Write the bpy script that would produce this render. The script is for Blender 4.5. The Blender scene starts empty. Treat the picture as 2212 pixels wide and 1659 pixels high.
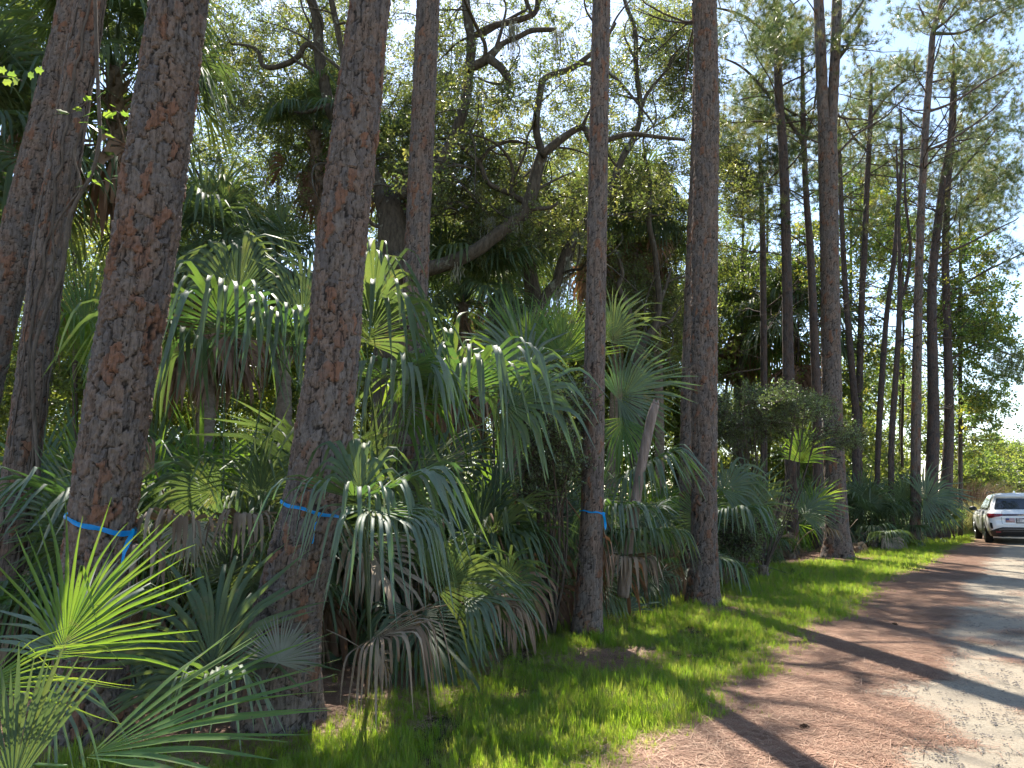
import bpy, math, random
import numpy as np
from mathutils import Vector, Matrix, Euler
R = math.radians
rng = np.random.default_rng(7)
random.seed(7)
scene = bpy.context.scene
col = scene.collection

# ---------------------------------------------------------------- camera, sky, sun, exposure
FPX, CX, CY = 1600.0, 1106.0, 829.5          # focal length and centre, in units of the photograph viewed 2212 wide
CAM_H, PITCH = 1.55, R(8.8)
cam_d = bpy.data.cameras.new('camera'); cam = bpy.data.objects.new('camera', cam_d); col.objects.link(cam)
cam_d.sensor_width = 36; cam_d.lens = 36 * FPX / 2212; cam_d.clip_start = .05; cam_d.clip_end = 2000
cam.location = (0, 0, CAM_H); cam.rotation_euler = (R(90) + PITCH, 0, 0)
scene.camera = cam

SUN_EL, SUN_AZ = R(55), R(-8)                # azimuth measured from +Y towards +X
world = bpy.data.worlds.new('World'); scene.world = world; world.use_nodes = True
wn = world.node_tree.nodes; wl = world.node_tree.links
sky = wn.new('ShaderNodeTexSky'); sky.sky_type = 'NISHITA'; sky.sun_disc = False
sky.sun_elevation = SUN_EL; sky.sun_rotation = SUN_AZ; sky.air_density = 1.0; sky.dust_density = .4; sky.ozone_density = 1.0
tint = wn.new('ShaderNodeMix'); tint.data_type = 'RGBA'; tint.blend_type = 'MULTIPLY'; tint.inputs[0].default_value = 1   # the camera's white balance, even over the whole sky
tint.inputs[7].default_value = (1.03, 1.0, .97, 1); wl.new(sky.outputs[0], tint.inputs[6])
wl.new(tint.outputs[2], wn['Background'].inputs[0]); wn['Background'].inputs[1].default_value = .112
sun_d = bpy.data.lights.new('sun', 'SUN'); sun = bpy.data.objects.new('sun', sun_d); col.objects.link(sun)
sun_d.energy = 4.5; sun_d.angle = R(.55); sun_d.color = (1, .93, .82)
sdir = Vector((math.sin(SUN_AZ) * math.cos(SUN_EL), math.cos(SUN_AZ) * math.cos(SUN_EL), math.sin(SUN_EL)))
sun.rotation_euler = sdir.to_track_quat('Z', 'Y').to_euler(); sun.location = (0, 0, 30)
scene.view_settings.view_transform = 'Standard'; scene.view_settings.look = 'None'
scene.view_settings.exposure = 1.68; scene.view_settings.gamma = 1
scene.render.engine = 'CYCLES'
cy = scene.cycles
cy.use_adaptive_sampling = True; cy.adaptive_threshold = .02; cy.adaptive_min_samples = 32
cy.max_bounces = 5; cy.diffuse_bounces = 3; cy.glossy_bounces = 2; cy.transmission_bounces = 3; cy.transparent_max_bounces = 4
cy.caustics_reflective = False; cy.caustics_refractive = False; cy.sample_clamp_indirect = 6

# ---------------------------------------------------------------- from the photograph's layout to places in the world
cP, sP = math.cos(PITCH), math.sin(PITCH)
def ray(px, py):
    a = (px - CX) / FPX; b = (CY - py) / FPX
    return np.array([a, cP - b * sP, sP + b * cP])
def P(px, py, d):
    r = ray(px, py); t = d / r[1]
    return np.array([r[0] * t, d, CAM_H + r[2] * t])
def G(px, py):
    r = ray(px, py); t = -CAM_H / r[2]
    return np.array([r[0] * t, r[1] * t, 0.0])
def GX(px, d):                               # ground point under column px (near the horizon row) at distance d
    t = d; return np.array([(px - CX) / FPX * (d * cP - CAM_H * sP), d, 0.0])
def zc(p): return p[1] * cP + (p[2] - CAM_H) * sP
def rpx(p, w):                               # radius of an upright round thing w units wide at p (wide angles stretch it)
    z = zc(p); return w / 2 / FPX * z * math.cos(math.atan(p[0] / z))

# ---------------------------------------------------------------- object helpers
def link(o, parent=None):
    col.objects.link(o)
    if parent is not None: o.parent = parent
    return o
def tag(o, label=None, cat=None, group=None, kind=None):
    if label: o['label'] = label
    if cat: o['category'] = cat
    if group: o['group'] = group
    if kind: o['kind'] = kind
    return o
def empty(name, loc, label, cat, group=None):
    o = bpy.data.objects.new(name, None); o.location = Vector([float(v) for v in loc]); o.empty_display_size = .2
    link(o); return tag(o, label, cat, group)
def mesh_np(name, V, Q, mat, smooth=True, attrs=None, cattr=None):
    """V (N,3); Q list of (M,k) arrays (k 3 or 4)"""
    me = bpy.data.meshes.new(name)
    V = np.asarray(V, dtype=np.float32)
    if isinstance(Q, np.ndarray): Q = [Q]
    Q = [np.asarray(q, dtype=np.int32) for q in Q if len(q)]
    nl = sum(q.size for q in Q); nf = sum(len(q) for q in Q)
    me.vertices.add(len(V)); me.vertices.foreach_set('co', V.ravel())
    me.loops.add(nl); me.loops.foreach_set('vertex_index', np.concatenate([q.ravel() for q in Q]))
    me.polygons.add(nf)
    tot = np.concatenate([np.full(len(q), q.shape[1], np.int32) for q in Q])
    st = np.concatenate([[0], np.cumsum(tot)[:-1]]).astype(np.int32)
    me.polygons.foreach_set('loop_start', st); me.polygons.foreach_set('loop_total', tot)
    if smooth: me.polygons.foreach_set('use_smooth', np.ones(nf, bool))
    if attrs:
        for k, a in attrs.items():
            at = me.attributes.new(k, 'FLOAT', 'POINT'); at.data.foreach_set('value', np.asarray(a, np.float32))
    if mat is not None: me.materials.append(mat)
    me.update(calc_edges=True)
    return me
def obj(name, me, parent=None, world_pts=True, loc=None):
    o = bpy.data.objects.new(name, me)
    link(o, parent)
    if parent is not None and world_pts:        # mesh was written in world space
        o.matrix_parent_inverse = Matrix.Translation(-parent.location)
    if loc is not None: o.location = Vector([float(v) for v in loc])
    return o
class MB:
    def __init__(s): s.V = []; s.Q = []; s.T = []; s.n = 0
    def add(s, V, Q=None, T=None):
        V = np.asarray(V, float)
        if Q is not None and len(Q): s.Q.append(np.asarray(Q) + s.n)
        if T is not None and len(T): s.T.append(np.asarray(T) + s.n)
        s.V.append(V); s.n += len(V)
    def mesh(s, name, mat, smooth=True):
        Q = []
        if s.Q: Q.append(np.concatenate(s.Q))
        if s.T: Q.append(np.concatenate(s.T))
        return mesh_np(name, np.concatenate(s.V), Q, mat, smooth)
    def tube(s, pts, rad, n=8, cap=True, squash=1.0):
        pts = np.asarray(pts, float); K = len(pts); rad = np.broadcast_to(np.asarray(rad, float), (K,))
        t = np.gradient(pts, axis=0); t /= np.linalg.norm(t, axis=1)[:, None] + 1e-9
        ref = np.array([0, 1, 0.]) if abs(t[0][1]) < .9 else np.array([1, 0, 0.])
        a = np.zeros((K, 3)); prev = ref
        for i in range(K):
            x = prev - t[i] * prev.dot(t[i]); x /= np.linalg.norm(x) + 1e-9; a[i] = x; prev = x
        b = np.cross(t, a)
        th = np.arange(n) / n * 2 * math.pi
        V = pts[:, None, :] + rad[:, None, None] * (np.cos(th)[None, :, None] * a[:, None, :] + squash * np.sin(th)[None, :, None] * b[:, None, :])
        V = V.reshape(-1, 3)
        i = np.arange(K - 1)[:, None] * n; j = np.arange(n)[None, :]; j2 = (j + 1) % n
        Q = np.stack([i + j, i + j2, i + n + j2, i + n + j], -1).reshape(-1, 4)
        T = None
        if cap:
            V = np.concatenate([V, pts[-1:], pts[:1]]); top = (K - 1) * n; jj = np.arange(n)
            T = np.concatenate([np.stack([top + jj, top + (jj + 1) % n, np.full(n, K * n)], -1),
                                np.stack([(jj + 1) % n, jj, np.full(n, K * n + 1)], -1)])
        s.add(V, Q, T)
    def box(s, c, sz, rot=None):
        x, y, z = [v / 2 for v in sz]
        V = np.array([[a, b, d] for a in (-x, x) for b in (-y, y) for d in (-z, z)])
        if rot is not None: V = V @ np.array(rot.to_matrix()).T
        s.add(V + np.array(c), [[0, 1, 3, 2], [4, 6, 7, 5], [0, 4, 5, 1], [2, 3, 7, 6], [0, 2, 6, 4], [1, 5, 7, 3]])
def crom(pts, step):
    """Catmull-Rom through rows (any width: xyz + radius)"""
    pts = np.asarray(pts, float)
    if len(pts) < 3:
        n = max(2, int(np.linalg.norm(pts[-1][:3] - pts[0][:3]) / step) + 1); t = np.linspace(0, 1, n)[:, None]
        return pts[0] * (1 - t) + pts[-1] * t
    p = np.vstack([2 * pts[0] - pts[1], pts, 2 * pts[-1] - pts[-2]]); out = []
    for i in range(1, len(p) - 2):
        n = max(2, int(np.linalg.norm(p[i + 1][:3] - p[i][:3]) / step) + 1)
        t = (np.arange(n) / n)[:, None]
        a, b, c, d = p[i - 1], p[i], p[i + 1], p[i + 2]
        out.append(.5 * (2 * b + (c - a) * t + (2 * a - 5 * b + 4 * c - d) * t ** 2 + (3 * b - a - 3 * c + d) * t ** 3))
    out.append(pts[-1:]); return np.vstack(out)
_lat = np.random.default_rng(3).random((64, 64))
def vnoise(u, v, pu=64):
    """periodic value noise in u with period pu (<=64)"""
    pu = max(1, int(pu)); ui = np.floor(u).astype(int); vi = np.floor(v).astype(int); fu = u - ui; fv = v - vi
    fu = fu * fu * (3 - 2 * fu); fv = fv * fv * (3 - 2 * fv)
    a = _lat[ui % pu % 64, vi % 64]; b = _lat[(ui + 1) % pu % 64, vi % 64]; c = _lat[ui % pu % 64, (vi + 1) % 64]; d = _lat[(ui + 1) % pu % 64, (vi + 1) % 64]
    return (a * (1 - fu) + b * fu) * (1 - fv) + (c * (1 - fu) + d * fu) * fv
def unit(v): v = np.asarray(v, float); return v / (np.linalg.norm(v) + 1e-12)

# ---------------------------------------------------------------- materials
def newmat(name):
    m = bpy.data.materials.new(name); m.use_nodes = True; nt = m.node_tree; nt.nodes.clear()
    out = nt.nodes.new('ShaderNodeOutputMaterial'); return m, nt, out
class N:
    def __init__(s, nt): s.nt = nt
    def n(s, t, **k):
        x = s.nt.nodes.new(t)
        for a, b in k.items(): setattr(x, a, b)
        return x
    def l(s, a, b): s.nt.links.new(a, b)
    def ramp(s, fac, stops, interp='LINEAR'):
        r = s.n('ShaderNodeValToRGB'); r.color_ramp.interpolation = interp
        e = r.color_ramp.elements
        while len(e) < len(stops): e.new(.5)
        for i, (p, c) in enumerate(stops): e[i].position = p; e[i].color = (*c, 1) if len(c) == 3 else c
        s.l(fac, r.inputs[0]); return r.outputs[0]
    def noise(s, vec, scale, detail=4, rough=.55, dist=0):
        x = s.n('ShaderNodeTexNoise'); x.inputs['Scale'].default_value = scale; x.inputs['Detail'].default_value = detail
        x.inputs['Roughness'].default_value = rough; x.inputs['Distortion'].default_value = dist
        if vec is not None: s.l(vec, x.inputs['Vector'])
        return x.outputs[0]
    def mix(s, fac, a, b, typ='MIX'):
        x = s.n('ShaderNodeMix', data_type='RGBA', blend_type=typ)
        for v, i in ((fac, 0), (a, 6), (b, 7)):
            if hasattr(v, 'is_linked') or hasattr(v, 'links'): s.l(v, x.inputs[i])
            elif i == 0: x.inputs[0].default_value = v
            else: x.inputs[i].default_value = (*v, 1)
        return x.outputs[2]
    def math(s, op, a, b=None, clamp=False):
        x = s.n('ShaderNodeMath', operation=op); x.use_clamp = clamp
        for v, i in ((a, 0), (b, 1)):
            if v is None: continue
            if hasattr(v, 'links'): s.l(v, x.inputs[i])
            else: x.inputs[i].default_value = v
        return x.outputs[0]
    def mapping(s, vec, sc):
        x = s.n('ShaderNodeMapping'); x.inputs['Scale'].default_value = sc; s.l(vec, x.inputs[0]); return x.outputs[0]
    def bump(s, h, strength, dist):
        x = s.n('ShaderNodeBump'); x.inputs['Strength'].default_value = strength; x.inputs['Distance'].default_value = dist
        s.l(h, x.inputs['Height']); return x.outputs[0]
    def bsdf(s, colr, rough=.8, spec=.3, normal=None):
        b = s.n('ShaderNodeBsdfPrincipled'); b.inputs['Roughness'].default_value = rough; b.inputs['Specular IOR Level'].default_value = spec
        if hasattr(colr, 'links'): s.l(colr, b.inputs['Base Color'])
        else: b.inputs['Base Color'].default_value = (*colr, 1)
        if normal is not None: s.l(normal, b.inputs['Normal'])
        return b
def leaf_mat(name, cols, trans, tfac=.4, rough=.42, spec=.45, inst=True, var=None, spot=0):
    """cols: three base colours spread over the individuals; trans: three colours of transmitted light"""
    m, nt, out = newmat(name); g = N(nt)
    oi = g.n('ShaderNodeObjectInfo')
    geo = g.n('ShaderNodeNewGeometry')
    base = g.ramp(oi.outputs['Random'], [(0, cols[0]), (.5, cols[1]), (1, cols[2])])
    tr = g.ramp(oi.outputs['Random'], [(0, trans[0]), (.5, trans[1]), (1, trans[2])])
    nz = g.noise(geo.outputs['Position'], var or 9, 2)
    f = g.math('MULTIPLY_ADD', nz, 1.0); f.node.inputs[2].default_value = .5
    vec = g.n('ShaderNodeVectorMath', operation='SCALE'); g.l(base, vec.inputs[0]); g.l(f, vec.inputs['Scale'])
    bc = vec.outputs[0]
    if spot:     # dry blotches and speckles on the blade
        bl = g.ramp(g.noise(geo.outputs['Position'], 5, 4, .7), [(.60, (0, 0, 0)), (.68, (spot, spot, spot))]); sp_ = g.ramp(g.noise(geo.outputs['Position'], 60, 2), [(.66, (0, 0, 0)), (.70, (.7, .7, .7))])
        bc = g.mix(bl, bc, (.22, .18, .09)); bc = g.mix(sp_, bc, (.10, .08, .045)); tr = g.mix(bl, tr, (.30, .24, .08)); tr = g.mix(sp_, tr, (.08, .06, .02))
    b = g.bsdf(bc, rough, spec)
    t = g.n('ShaderNodeBsdfTranslucent'); g.l(tr, t.inputs[0])
    mx = g.n('ShaderNodeMixShader'); mx.inputs[0].default_value = tfac
    g.l(b.outputs[0], mx.inputs[1]); g.l(t.outputs[0], mx.inputs[2]); g.l(mx.outputs[0], out.inputs[0])
    return m
def plain(name, c, rough=.5, spec=.5, metal=0, coat=0, emit=None):
    m, nt, out = newmat(name); g = N(nt); b = g.bsdf(c, rough, spec); b.inputs['Metallic'].default_value = metal
    b.inputs['Coat Weight'].default_value = coat; g.l(b.outputs[0], out.inputs[0]); return m
def bark_mat(name, grey, red, dark, lich, redness=.25):
    m, nt, out = newmat(name); g = N(nt)
    a = g.n('ShaderNodeAttribute', attribute_name='plate').outputs['Fac']; c = g.n('ShaderNodeAttribute', attribute_name='crack').outputs['Fac']
    tc = g.n('ShaderNodeTexCoord').outputs['Object']
    fine = g.noise(g.mapping(tc, (1, 1, .35)), 45, 6, .65)
    med = g.noise(tc, 7, 3)
    big = g.noise(tc, 1.1, 3)
    cg = g.ramp(fine, [(.3, [v * .55 for v in grey]), (.5, grey), (.7, [min(1, v * 1.3) for v in grey])])
    cr = g.ramp(fine, [(.25, [v * .6 for v in red]), (.6, red), (.8, [v * 1.2 for v in red])])
    isred = g.math('MULTIPLY_ADD', a, 1.0); g.l(g.math('MULTIPLY', g.math('SUBTRACT', med, .5), .28), isred.node.inputs[2])
    isred = g.ramp(isred, [(1 - redness - .04, (0, 0, 0)), (1 - redness + .06, (1, 1, 1))])
    tint = g.ramp(a, [(0, (.72, .74, .8)), (.35, (1, 1, 1)), (.6, (1.12, .98, .9)), (1, (.85, .8, .78))])
    cg = g.mix(1.0, cg, tint, 'MULTIPLY')
    lm = g.ramp(g.noise(tc, 22, 5, .7), [(.60, (0, 0, 0)), (.68, (1, 1, 1))])
    lm2 = g.math('MULTIPLY', lm, g.ramp(big, [(.48, (0, 0, 0)), (.68, (.5, .5, .5))]))
    col_ = g.mix(isred, cg, cr); col_ = g.mix(lm2, col_, lich)
    st = g.noise(g.mapping(tc, (1, 1, .10)), 38, 4, .7)
    col_ = g.mix(g.ramp(st, [(.34, (.75, .75, .75)), (.5, (0, 0, 0))]), col_, dark)
    crk = g.ramp(c, [(.0, (0, 0, 0)), (.55, (1, 1, 1))])
    col_ = g.mix(crk, dark, col_)
    nm = g.bump(fine, .9, .012)
    b = g.bsdf(col_, .88, .2, nm); g.l(b.outputs[0], out.inputs[0]); return m
def wood_mat(name, c0, c1, lich, scale=14, stretch=.25, lamt=.62):
    m, nt, out = newmat(name); g = N(nt)
    tc = g.n('ShaderNodeTexCoord').outputs['Object']
    f = g.noise(g.mapping(tc, (1, 1, stretch)), scale, 6, .7)
    cc = g.ramp(f, [(.3, c0), (.7, c1)])
    lm = g.ramp(g.noise(tc, 3.5, 4, .65), [(lamt, (0, 0, 0)), (lamt + .08, (1, 1, 1))])
    cc = g.mix(lm, cc, lich)
    b = g.bsdf(cc, .9, .15, g.bump(f, 1, .03)); g.l(b.outputs[0], out.inputs[0]); return m

M = {}
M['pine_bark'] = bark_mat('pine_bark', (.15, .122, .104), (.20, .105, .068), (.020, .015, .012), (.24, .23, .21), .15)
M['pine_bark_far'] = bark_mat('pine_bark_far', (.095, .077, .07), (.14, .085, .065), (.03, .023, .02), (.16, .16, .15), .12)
M['oak_bark'] = wood_mat('oak_bark', (.035, .028, .022), (.13, .11, .085), (.24, .25, .20), 16, .3, .6)
M['twig'] = wood_mat('twig', (.05, .038, .03), (.13, .10, .08), (.2, .2, .17), 20, .5, .7)
M['pine_limb'] = wood_mat('pine_limb', (.05, .038, .032), (.14, .105, .085), (.2, .19, .17), 20, .4, .7)
M['palm_trunk'] = wood_mat('palm_trunk', (.10, .075, .055), (.28, .22, .165), (.22, .22, .18), 10, 1.6, .66)
M['vine_bark'] = wood_mat('vine_bark', (.06, .048, .038), (.17, .135, .11), (.2, .2, .18), 20, .3, .75)
M['snag_wood'] = wood_mat('snag_wood', (.12, .09, .075), (.36, .29, .25), (.3, .29, .27), 18, .12, .7)
M['frond'] = leaf_mat('frond', [(.06, .092, .055), (.075, .112, .062), (.10, .13, .062)], [(.13, .20, .045), (.17, .25, .05), (.23, .29, .05)], .36, .55, .28, var=4, spot=.6)
M['frond_blue'] = leaf_mat('frond_blue', [(.115, .155, .12), (.135, .17, .125), (.13, .165, .10)], [(.10, .22, .04), (.14, .27, .04), (.20, .32, .04)], .30, .55, .3, var=4, spot=.6)
M['frond_young'] = leaf_mat('frond_young', [(.06, .12, .035), (.075, .14, .035), (.09, .15, .04)], [(.20, .35, .03), (.25, .40, .03), (.32, .42, .04)], .45, .45, .4, var=4, spot=.6)
M['frond_dead'] = leaf_mat('frond_dead', [(.15, .105, .07), (.26, .19, .13), (.34, .28, .21)], [(.18, .10, .05), (.24, .15, .08), (.3, .2, .1)], .22, .7, .2, var=6)
M['frond_skirt'] = leaf_mat('frond_skirt', [(.15, .09, .06), (.22, .14, .095), (.30, .20, .135)], [(.2, .09, .04), (.26, .12, .05), (.3, .15, .06)], .25, .75, .15, var=6)
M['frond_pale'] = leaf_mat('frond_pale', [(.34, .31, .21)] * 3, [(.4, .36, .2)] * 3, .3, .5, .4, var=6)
M['frond_grey'] = leaf_mat('frond_grey', [(.17, .19, .16), (.2, .21, .18), (.22, .22, .2)], [(.2, .2, .12), (.2, .2, .12), (.2, .2, .12)], .2, .5, .4, var=6)
M['oak_leaf'] = leaf_mat('oak_leaf', [(.055, .072, .042), (.07, .09, .046), (.095, .11, .055)], [(.19, .26, .05), (.30, .37, .06), (.46, .45, .09)], .43, .38, .5)
M['back_leaf'] = leaf_mat('back_leaf', [(.05, .075, .035), (.065, .095, .04), (.09, .115, .045)], [(.24, .35, .05), (.34, .44, .06), (.50, .52, .07)], .46, .4, .45)
M['gum_leaf'] = leaf_mat('gum_leaf', [(.06, .10, .045), (.075, .12, .05), (.12, .14, .045)], [(.20, .34, .05), (.30, .42, .06), (.58, .52, .05)], .48, .4, .45)
M['shrub_leaf'] = leaf_mat('shrub_leaf', [(.07, .10, .06), (.09, .125, .07), (.11, .14, .08)], [(.18, .28, .05), (.24, .34, .06), (.3, .4, .08)], .35, .34, .6)
M['needle'] = leaf_mat('needle', [(.05, .085, .045), (.07, .105, .05), (.11, .12, .05)], [(.14, .22, .05), (.22, .28, .06), (.36, .32, .08)], .38, .35, .55)
M['grass'] = leaf_mat('grass', [(.07, .125, .03), (.09, .145, .03), (.15, .16, .05)], [(.30, .50, .03), (.42, .60, .03), (.55, .56, .10)], .58, .42, .35, var=3)
M['grass_dry'] = leaf_mat('grass_dry', [(.20, .17, .09), (.26, .21, .12), (.16, .16, .07)], [(.3, .26, .1), (.34, .28, .12), (.3, .34, .08)], .4, .6, .2, var=3)
M['reed'] = leaf_mat('reed', [(.22, .22, .09), (.28, .26, .12), (.34, .28, .16)], [(.5, .5, .16), (.55, .5, .18), (.55, .45, .2)], .4, .5, .3, var=3)
M['reed_brown'] = leaf_mat('reed_brown', [(.13, .075, .05), (.18, .11, .07), (.22, .15, .10)], [(.2, .12, .06), (.2, .12, .06), (.2, .12, .06)], .25, .7, .2, var=3)
M['moss'] = leaf_mat('moss', [(.20, .21, .17), (.24, .25, .2), (.28, .28, .22)], [(.3, .3, .2), (.3, .3, .2), (.3, .3, .2)], .35, .8, .1, var=3)
M['straw'] = leaf_mat('straw', [(.17, .085, .052), (.28, .155, .10), (.42, .28, .19)], [(.2, .08, .04), (.2, .08, .04), (.2, .08, .04)], .1, .6, .3, var=3)
M['ribbon'] = leaf_mat('ribbon', [(.0, .30, .80)] * 3, [(.0, .48, .92)] * 3, .45, .35, .5, var=2)
def simple_noise_mat(name, stops, scale, rough=.9, bumpd=.01, detail=6):
    m, nt, out = newmat(name); g = N(nt); tc = g.n('ShaderNodeTexCoord').outputs['Object']
    f = g.noise(tc, scale, detail, .65); cc = g.ramp(f, stops)
    b = g.bsdf(cc, rough, .2, g.bump(f, .8, bumpd)); g.l(b.outputs[0], out.inputs[0]); return m
M['stone'] = simple_noise_mat('stone', [(.3, (.30, .28, .26)), (.7, (.55, .53, .50))], 25, .85)
M['cone'] = simple_noise_mat('cone', [(.3, (.05, .03, .02)), (.7, (.13, .08, .05))], 40)
# ---- ground sheets
def ground_mat():
    m, nt, out = newmat('forest_floor'); g = N(nt); tc = g.n('ShaderNodeTexCoord').outputs['Object']
    f1 = g.noise(tc, 30, 8, .75); f2 = g.noise(tc, 1.3, 4, .6)
    a = g.ramp(f1, [(.3, (.055, .032, .022)), (.5, (.14, .082, .055)), (.7, (.26, .16, .11))])
    b_ = g.ramp(f1, [(.3, (.03, .035, .015)), (.6, (.07, .09, .03)), (.75, (.14, .13, .06))])
    sep = g.n('ShaderNodeSeparateXYZ'); g.l(tc, sep.inputs[0])
    far = g.math('MULTIPLY', g.math('SUBTRACT', sep.outputs[1], 14), .08, True)
    fac = g.ramp(f2, [(.42, (0, 0, 0)), (.6, (1, 1, 1))])
    fac = g.math('MAXIMUM', fac, far)
    cc = g.mix(fac, a, b_)
    b = g.bsdf(cc, .95, .1, g.bump(f1, 1, .04)); g.l(b.outputs[0], out.inputs[0]); return m
def road_mat():
    m, nt, out = newmat('packed_sand'); g = N(nt); tc = g.n('ShaderNodeTexCoord').outputs['Object']
    f1 = g.noise(tc, 55, 8, .7); f2 = g.noise(tc, 2.2, 5, .6, .4); vor = g.n('ShaderNodeTexVoronoi'); vor.inputs['Scale'].default_value = 70; g.l(tc, vor.inputs['Vector'])
    sand = g.ramp(f1, [(.3, (.165, .142, .108)), (.5, (.25, .217, .165)), (.72, (.33, .288, .222))])
    sand = g.mix(g.ramp(f2, [(.35, (0, 0, 0)), (.7, (1, 1, 1))]), sand, (.24, .195, .145), 'MIX')
    sand = g.mix(.5, sand, g.ramp(f1, [(.3, (.165, .142, .108)), (.5, (.26, .226, .172)), (.72, (.35, .30, .235))]))
    peb = g.ramp(vor.outputs['Distance'], [(.10, (1, 1, 1)), (.2, (0, 0, 0))])
    pebm = g.math('MULTIPLY', peb, g.ramp(g.noise(tc, 9, 2), [(.52, (0, 0, 0)), (.6, (1, 1, 1))]))
    sand = g.mix(pebm, sand, (.13, .11, .10))
    ed = g.n('ShaderNodeAttribute', attribute_name='edge').outputs['Fac']
    lit = g.noise(g.mapping(tc, (1, .6, 1)), 3.2, 6, .75, .6)
    e = g.math('MULTIPLY_ADD', ed, 1.0); g.l(g.math('MULTIPLY', g.math('SUBTRACT', lit, .5), 1.5), e.node.inputs[2])
    e = g.ramp(e, [(.52, (0, 0, 0)), (.72, (.8, .8, .8))])
    ln = g.noise(g.mapping(tc, (1, 1, 1)), 140, 4, .8)
    litc = g.ramp(ln, [(.3, (.09, .052, .036)), (.5, (.20, .118, .078)), (.7, (.34, .23, .16))])
    cc = g.mix(e, sand, litc)
    hb = g.math('ADD', f1, g.math('MULTIPLY', pebm, .4))
    b = g.bsdf(cc, .93, .12, g.bump(hb, .8, .012)); g.l(b.outputs[0], out.inputs[0]); return m
M['floor'] = ground_mat(); M['road'] = road_mat()

# ---------------------------------------------------------------- ground and road
grass_edge_px = [(1442, 1659), (1474, 1608), (1621, 1554), (1588, 1500), (1640, 1481), (1726, 1466), (1743, 1422), (1792, 1400), (1775, 1371), (1844, 1347), (1888, 1319),
                 (1918, 1300), (1920, 1268), (1975, 1250), (2008, 1230), (2068, 1194), (2108, 1166), (2119, 1130), (2135, 1105), (2170, 1090)]
forest_edge_px = [(0, 1680), (560, 1572), (700, 1520), (800, 1470), (900, 1400), (1060, 1330), (1240, 1335), (1480, 1285), (1560, 1228), (1800, 1210), (1900, 1182), (2050, 1150), (2085, 1120), (2120, 1098), (2165, 1088)]
ge = np.array([G(*p) for p in grass_edge_px]); fe = np.array([G(*p) for p in forest_edge_px])
def edge_x(e, y):
    o = np.argsort(e[:, 1]); return np.interp(y, e[o, 1], e[o, 0])
def grass_x(y): return edge_x(ge, y)
def forest_x(y):
    y = np.asarray(y, float); return edge_x(fe, y)
n = 120
gx = np.concatenate([np.linspace(-400, -30, 12), np.linspace(-28, 60, n), np.linspace(70, 500, 12)])
gy = np.concatenate([np.linspace(-60, -5, 8), np.linspace(-4, 90, n), np.linspace(100, 900, 14)])
XX, YY = np.meshgrid(gx, gy); ZZ = -.004 - .03 * vnoise(XX * .9 + 100, YY * .9 + 100) * (np.abs(YY) < 95)
V = np.stack([XX, YY, ZZ], -1).reshape(-1, 3); nx = len(gx); ny = len(gy)
i, j = np.meshgrid(np.arange(nx - 1), np.arange(ny - 1)); i = i.ravel(); j = j.ravel()
Q = np.stack([j * nx + i, j * nx + i + 1, (j + 1) * nx + i + 1, (j + 1) * nx + i], -1)
tag(obj('ground', mesh_np('ground', V, Q, M['floor'])), kind='structure')
# road: rows along y, columns across; "edge" attribute = how close to the littered margin
ys = np.concatenate([np.arange(-4, 30, .12), np.arange(30, 120, 1.5)])
ux = np.linspace(0, 1, 46)
def road_left(y): return np.where(y < 3.9, .72, grass_x(np.maximum(y, 3.9))) - .25
def road_w(y): return 6.5 + 0 * y
rl = road_left(ys) + .12 * (vnoise(ys * 1.7 + 7, ys * 0) - .5); rw = road_w(ys)
RX = rl[:, None] + rw[:, None] * ux[None, :]; RY = np.repeat(ys[:, None], len(ux), 1)
RZ = .004 + .022 * vnoise(RX * 1.1 + 40, RY * 1.1 + 40) * np.clip(ux * 8, 0, 1)[None, :] + .01 * vnoise(RX * 5 + 10, RY * 5 + 10)
RZ -= .012 * (np.exp(-((ux - .42) / .08) ** 2) + np.exp(-((ux - .72) / .08) ** 2))[None, :]
RZ = np.maximum(RZ, .003)
nx = len(ux); ny = len(ys); i, j = np.meshgrid(np.arange(nx - 1), np.arange(ny - 1)); i = i.ravel(); j = j.ravel()
Q = np.stack([j * nx + i, j * nx + i + 1, (j + 1) * nx + i + 1, (j + 1) * nx + i], -1)
dist_e = (ux[None, :] * rw[:, None]) * np.ones((ny, 1))
edge = np.clip(1.15 - dist_e / 1.35, 0, 1) + np.clip((RY - 17) / 12, 0, .30)
road = obj('road', mesh_np('road', np.stack([RX, RY, RZ], -1).reshape(-1, 3), Q, M['road'], attrs={'edge': edge.ravel()}))
tag(road, kind='structure')

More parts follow.
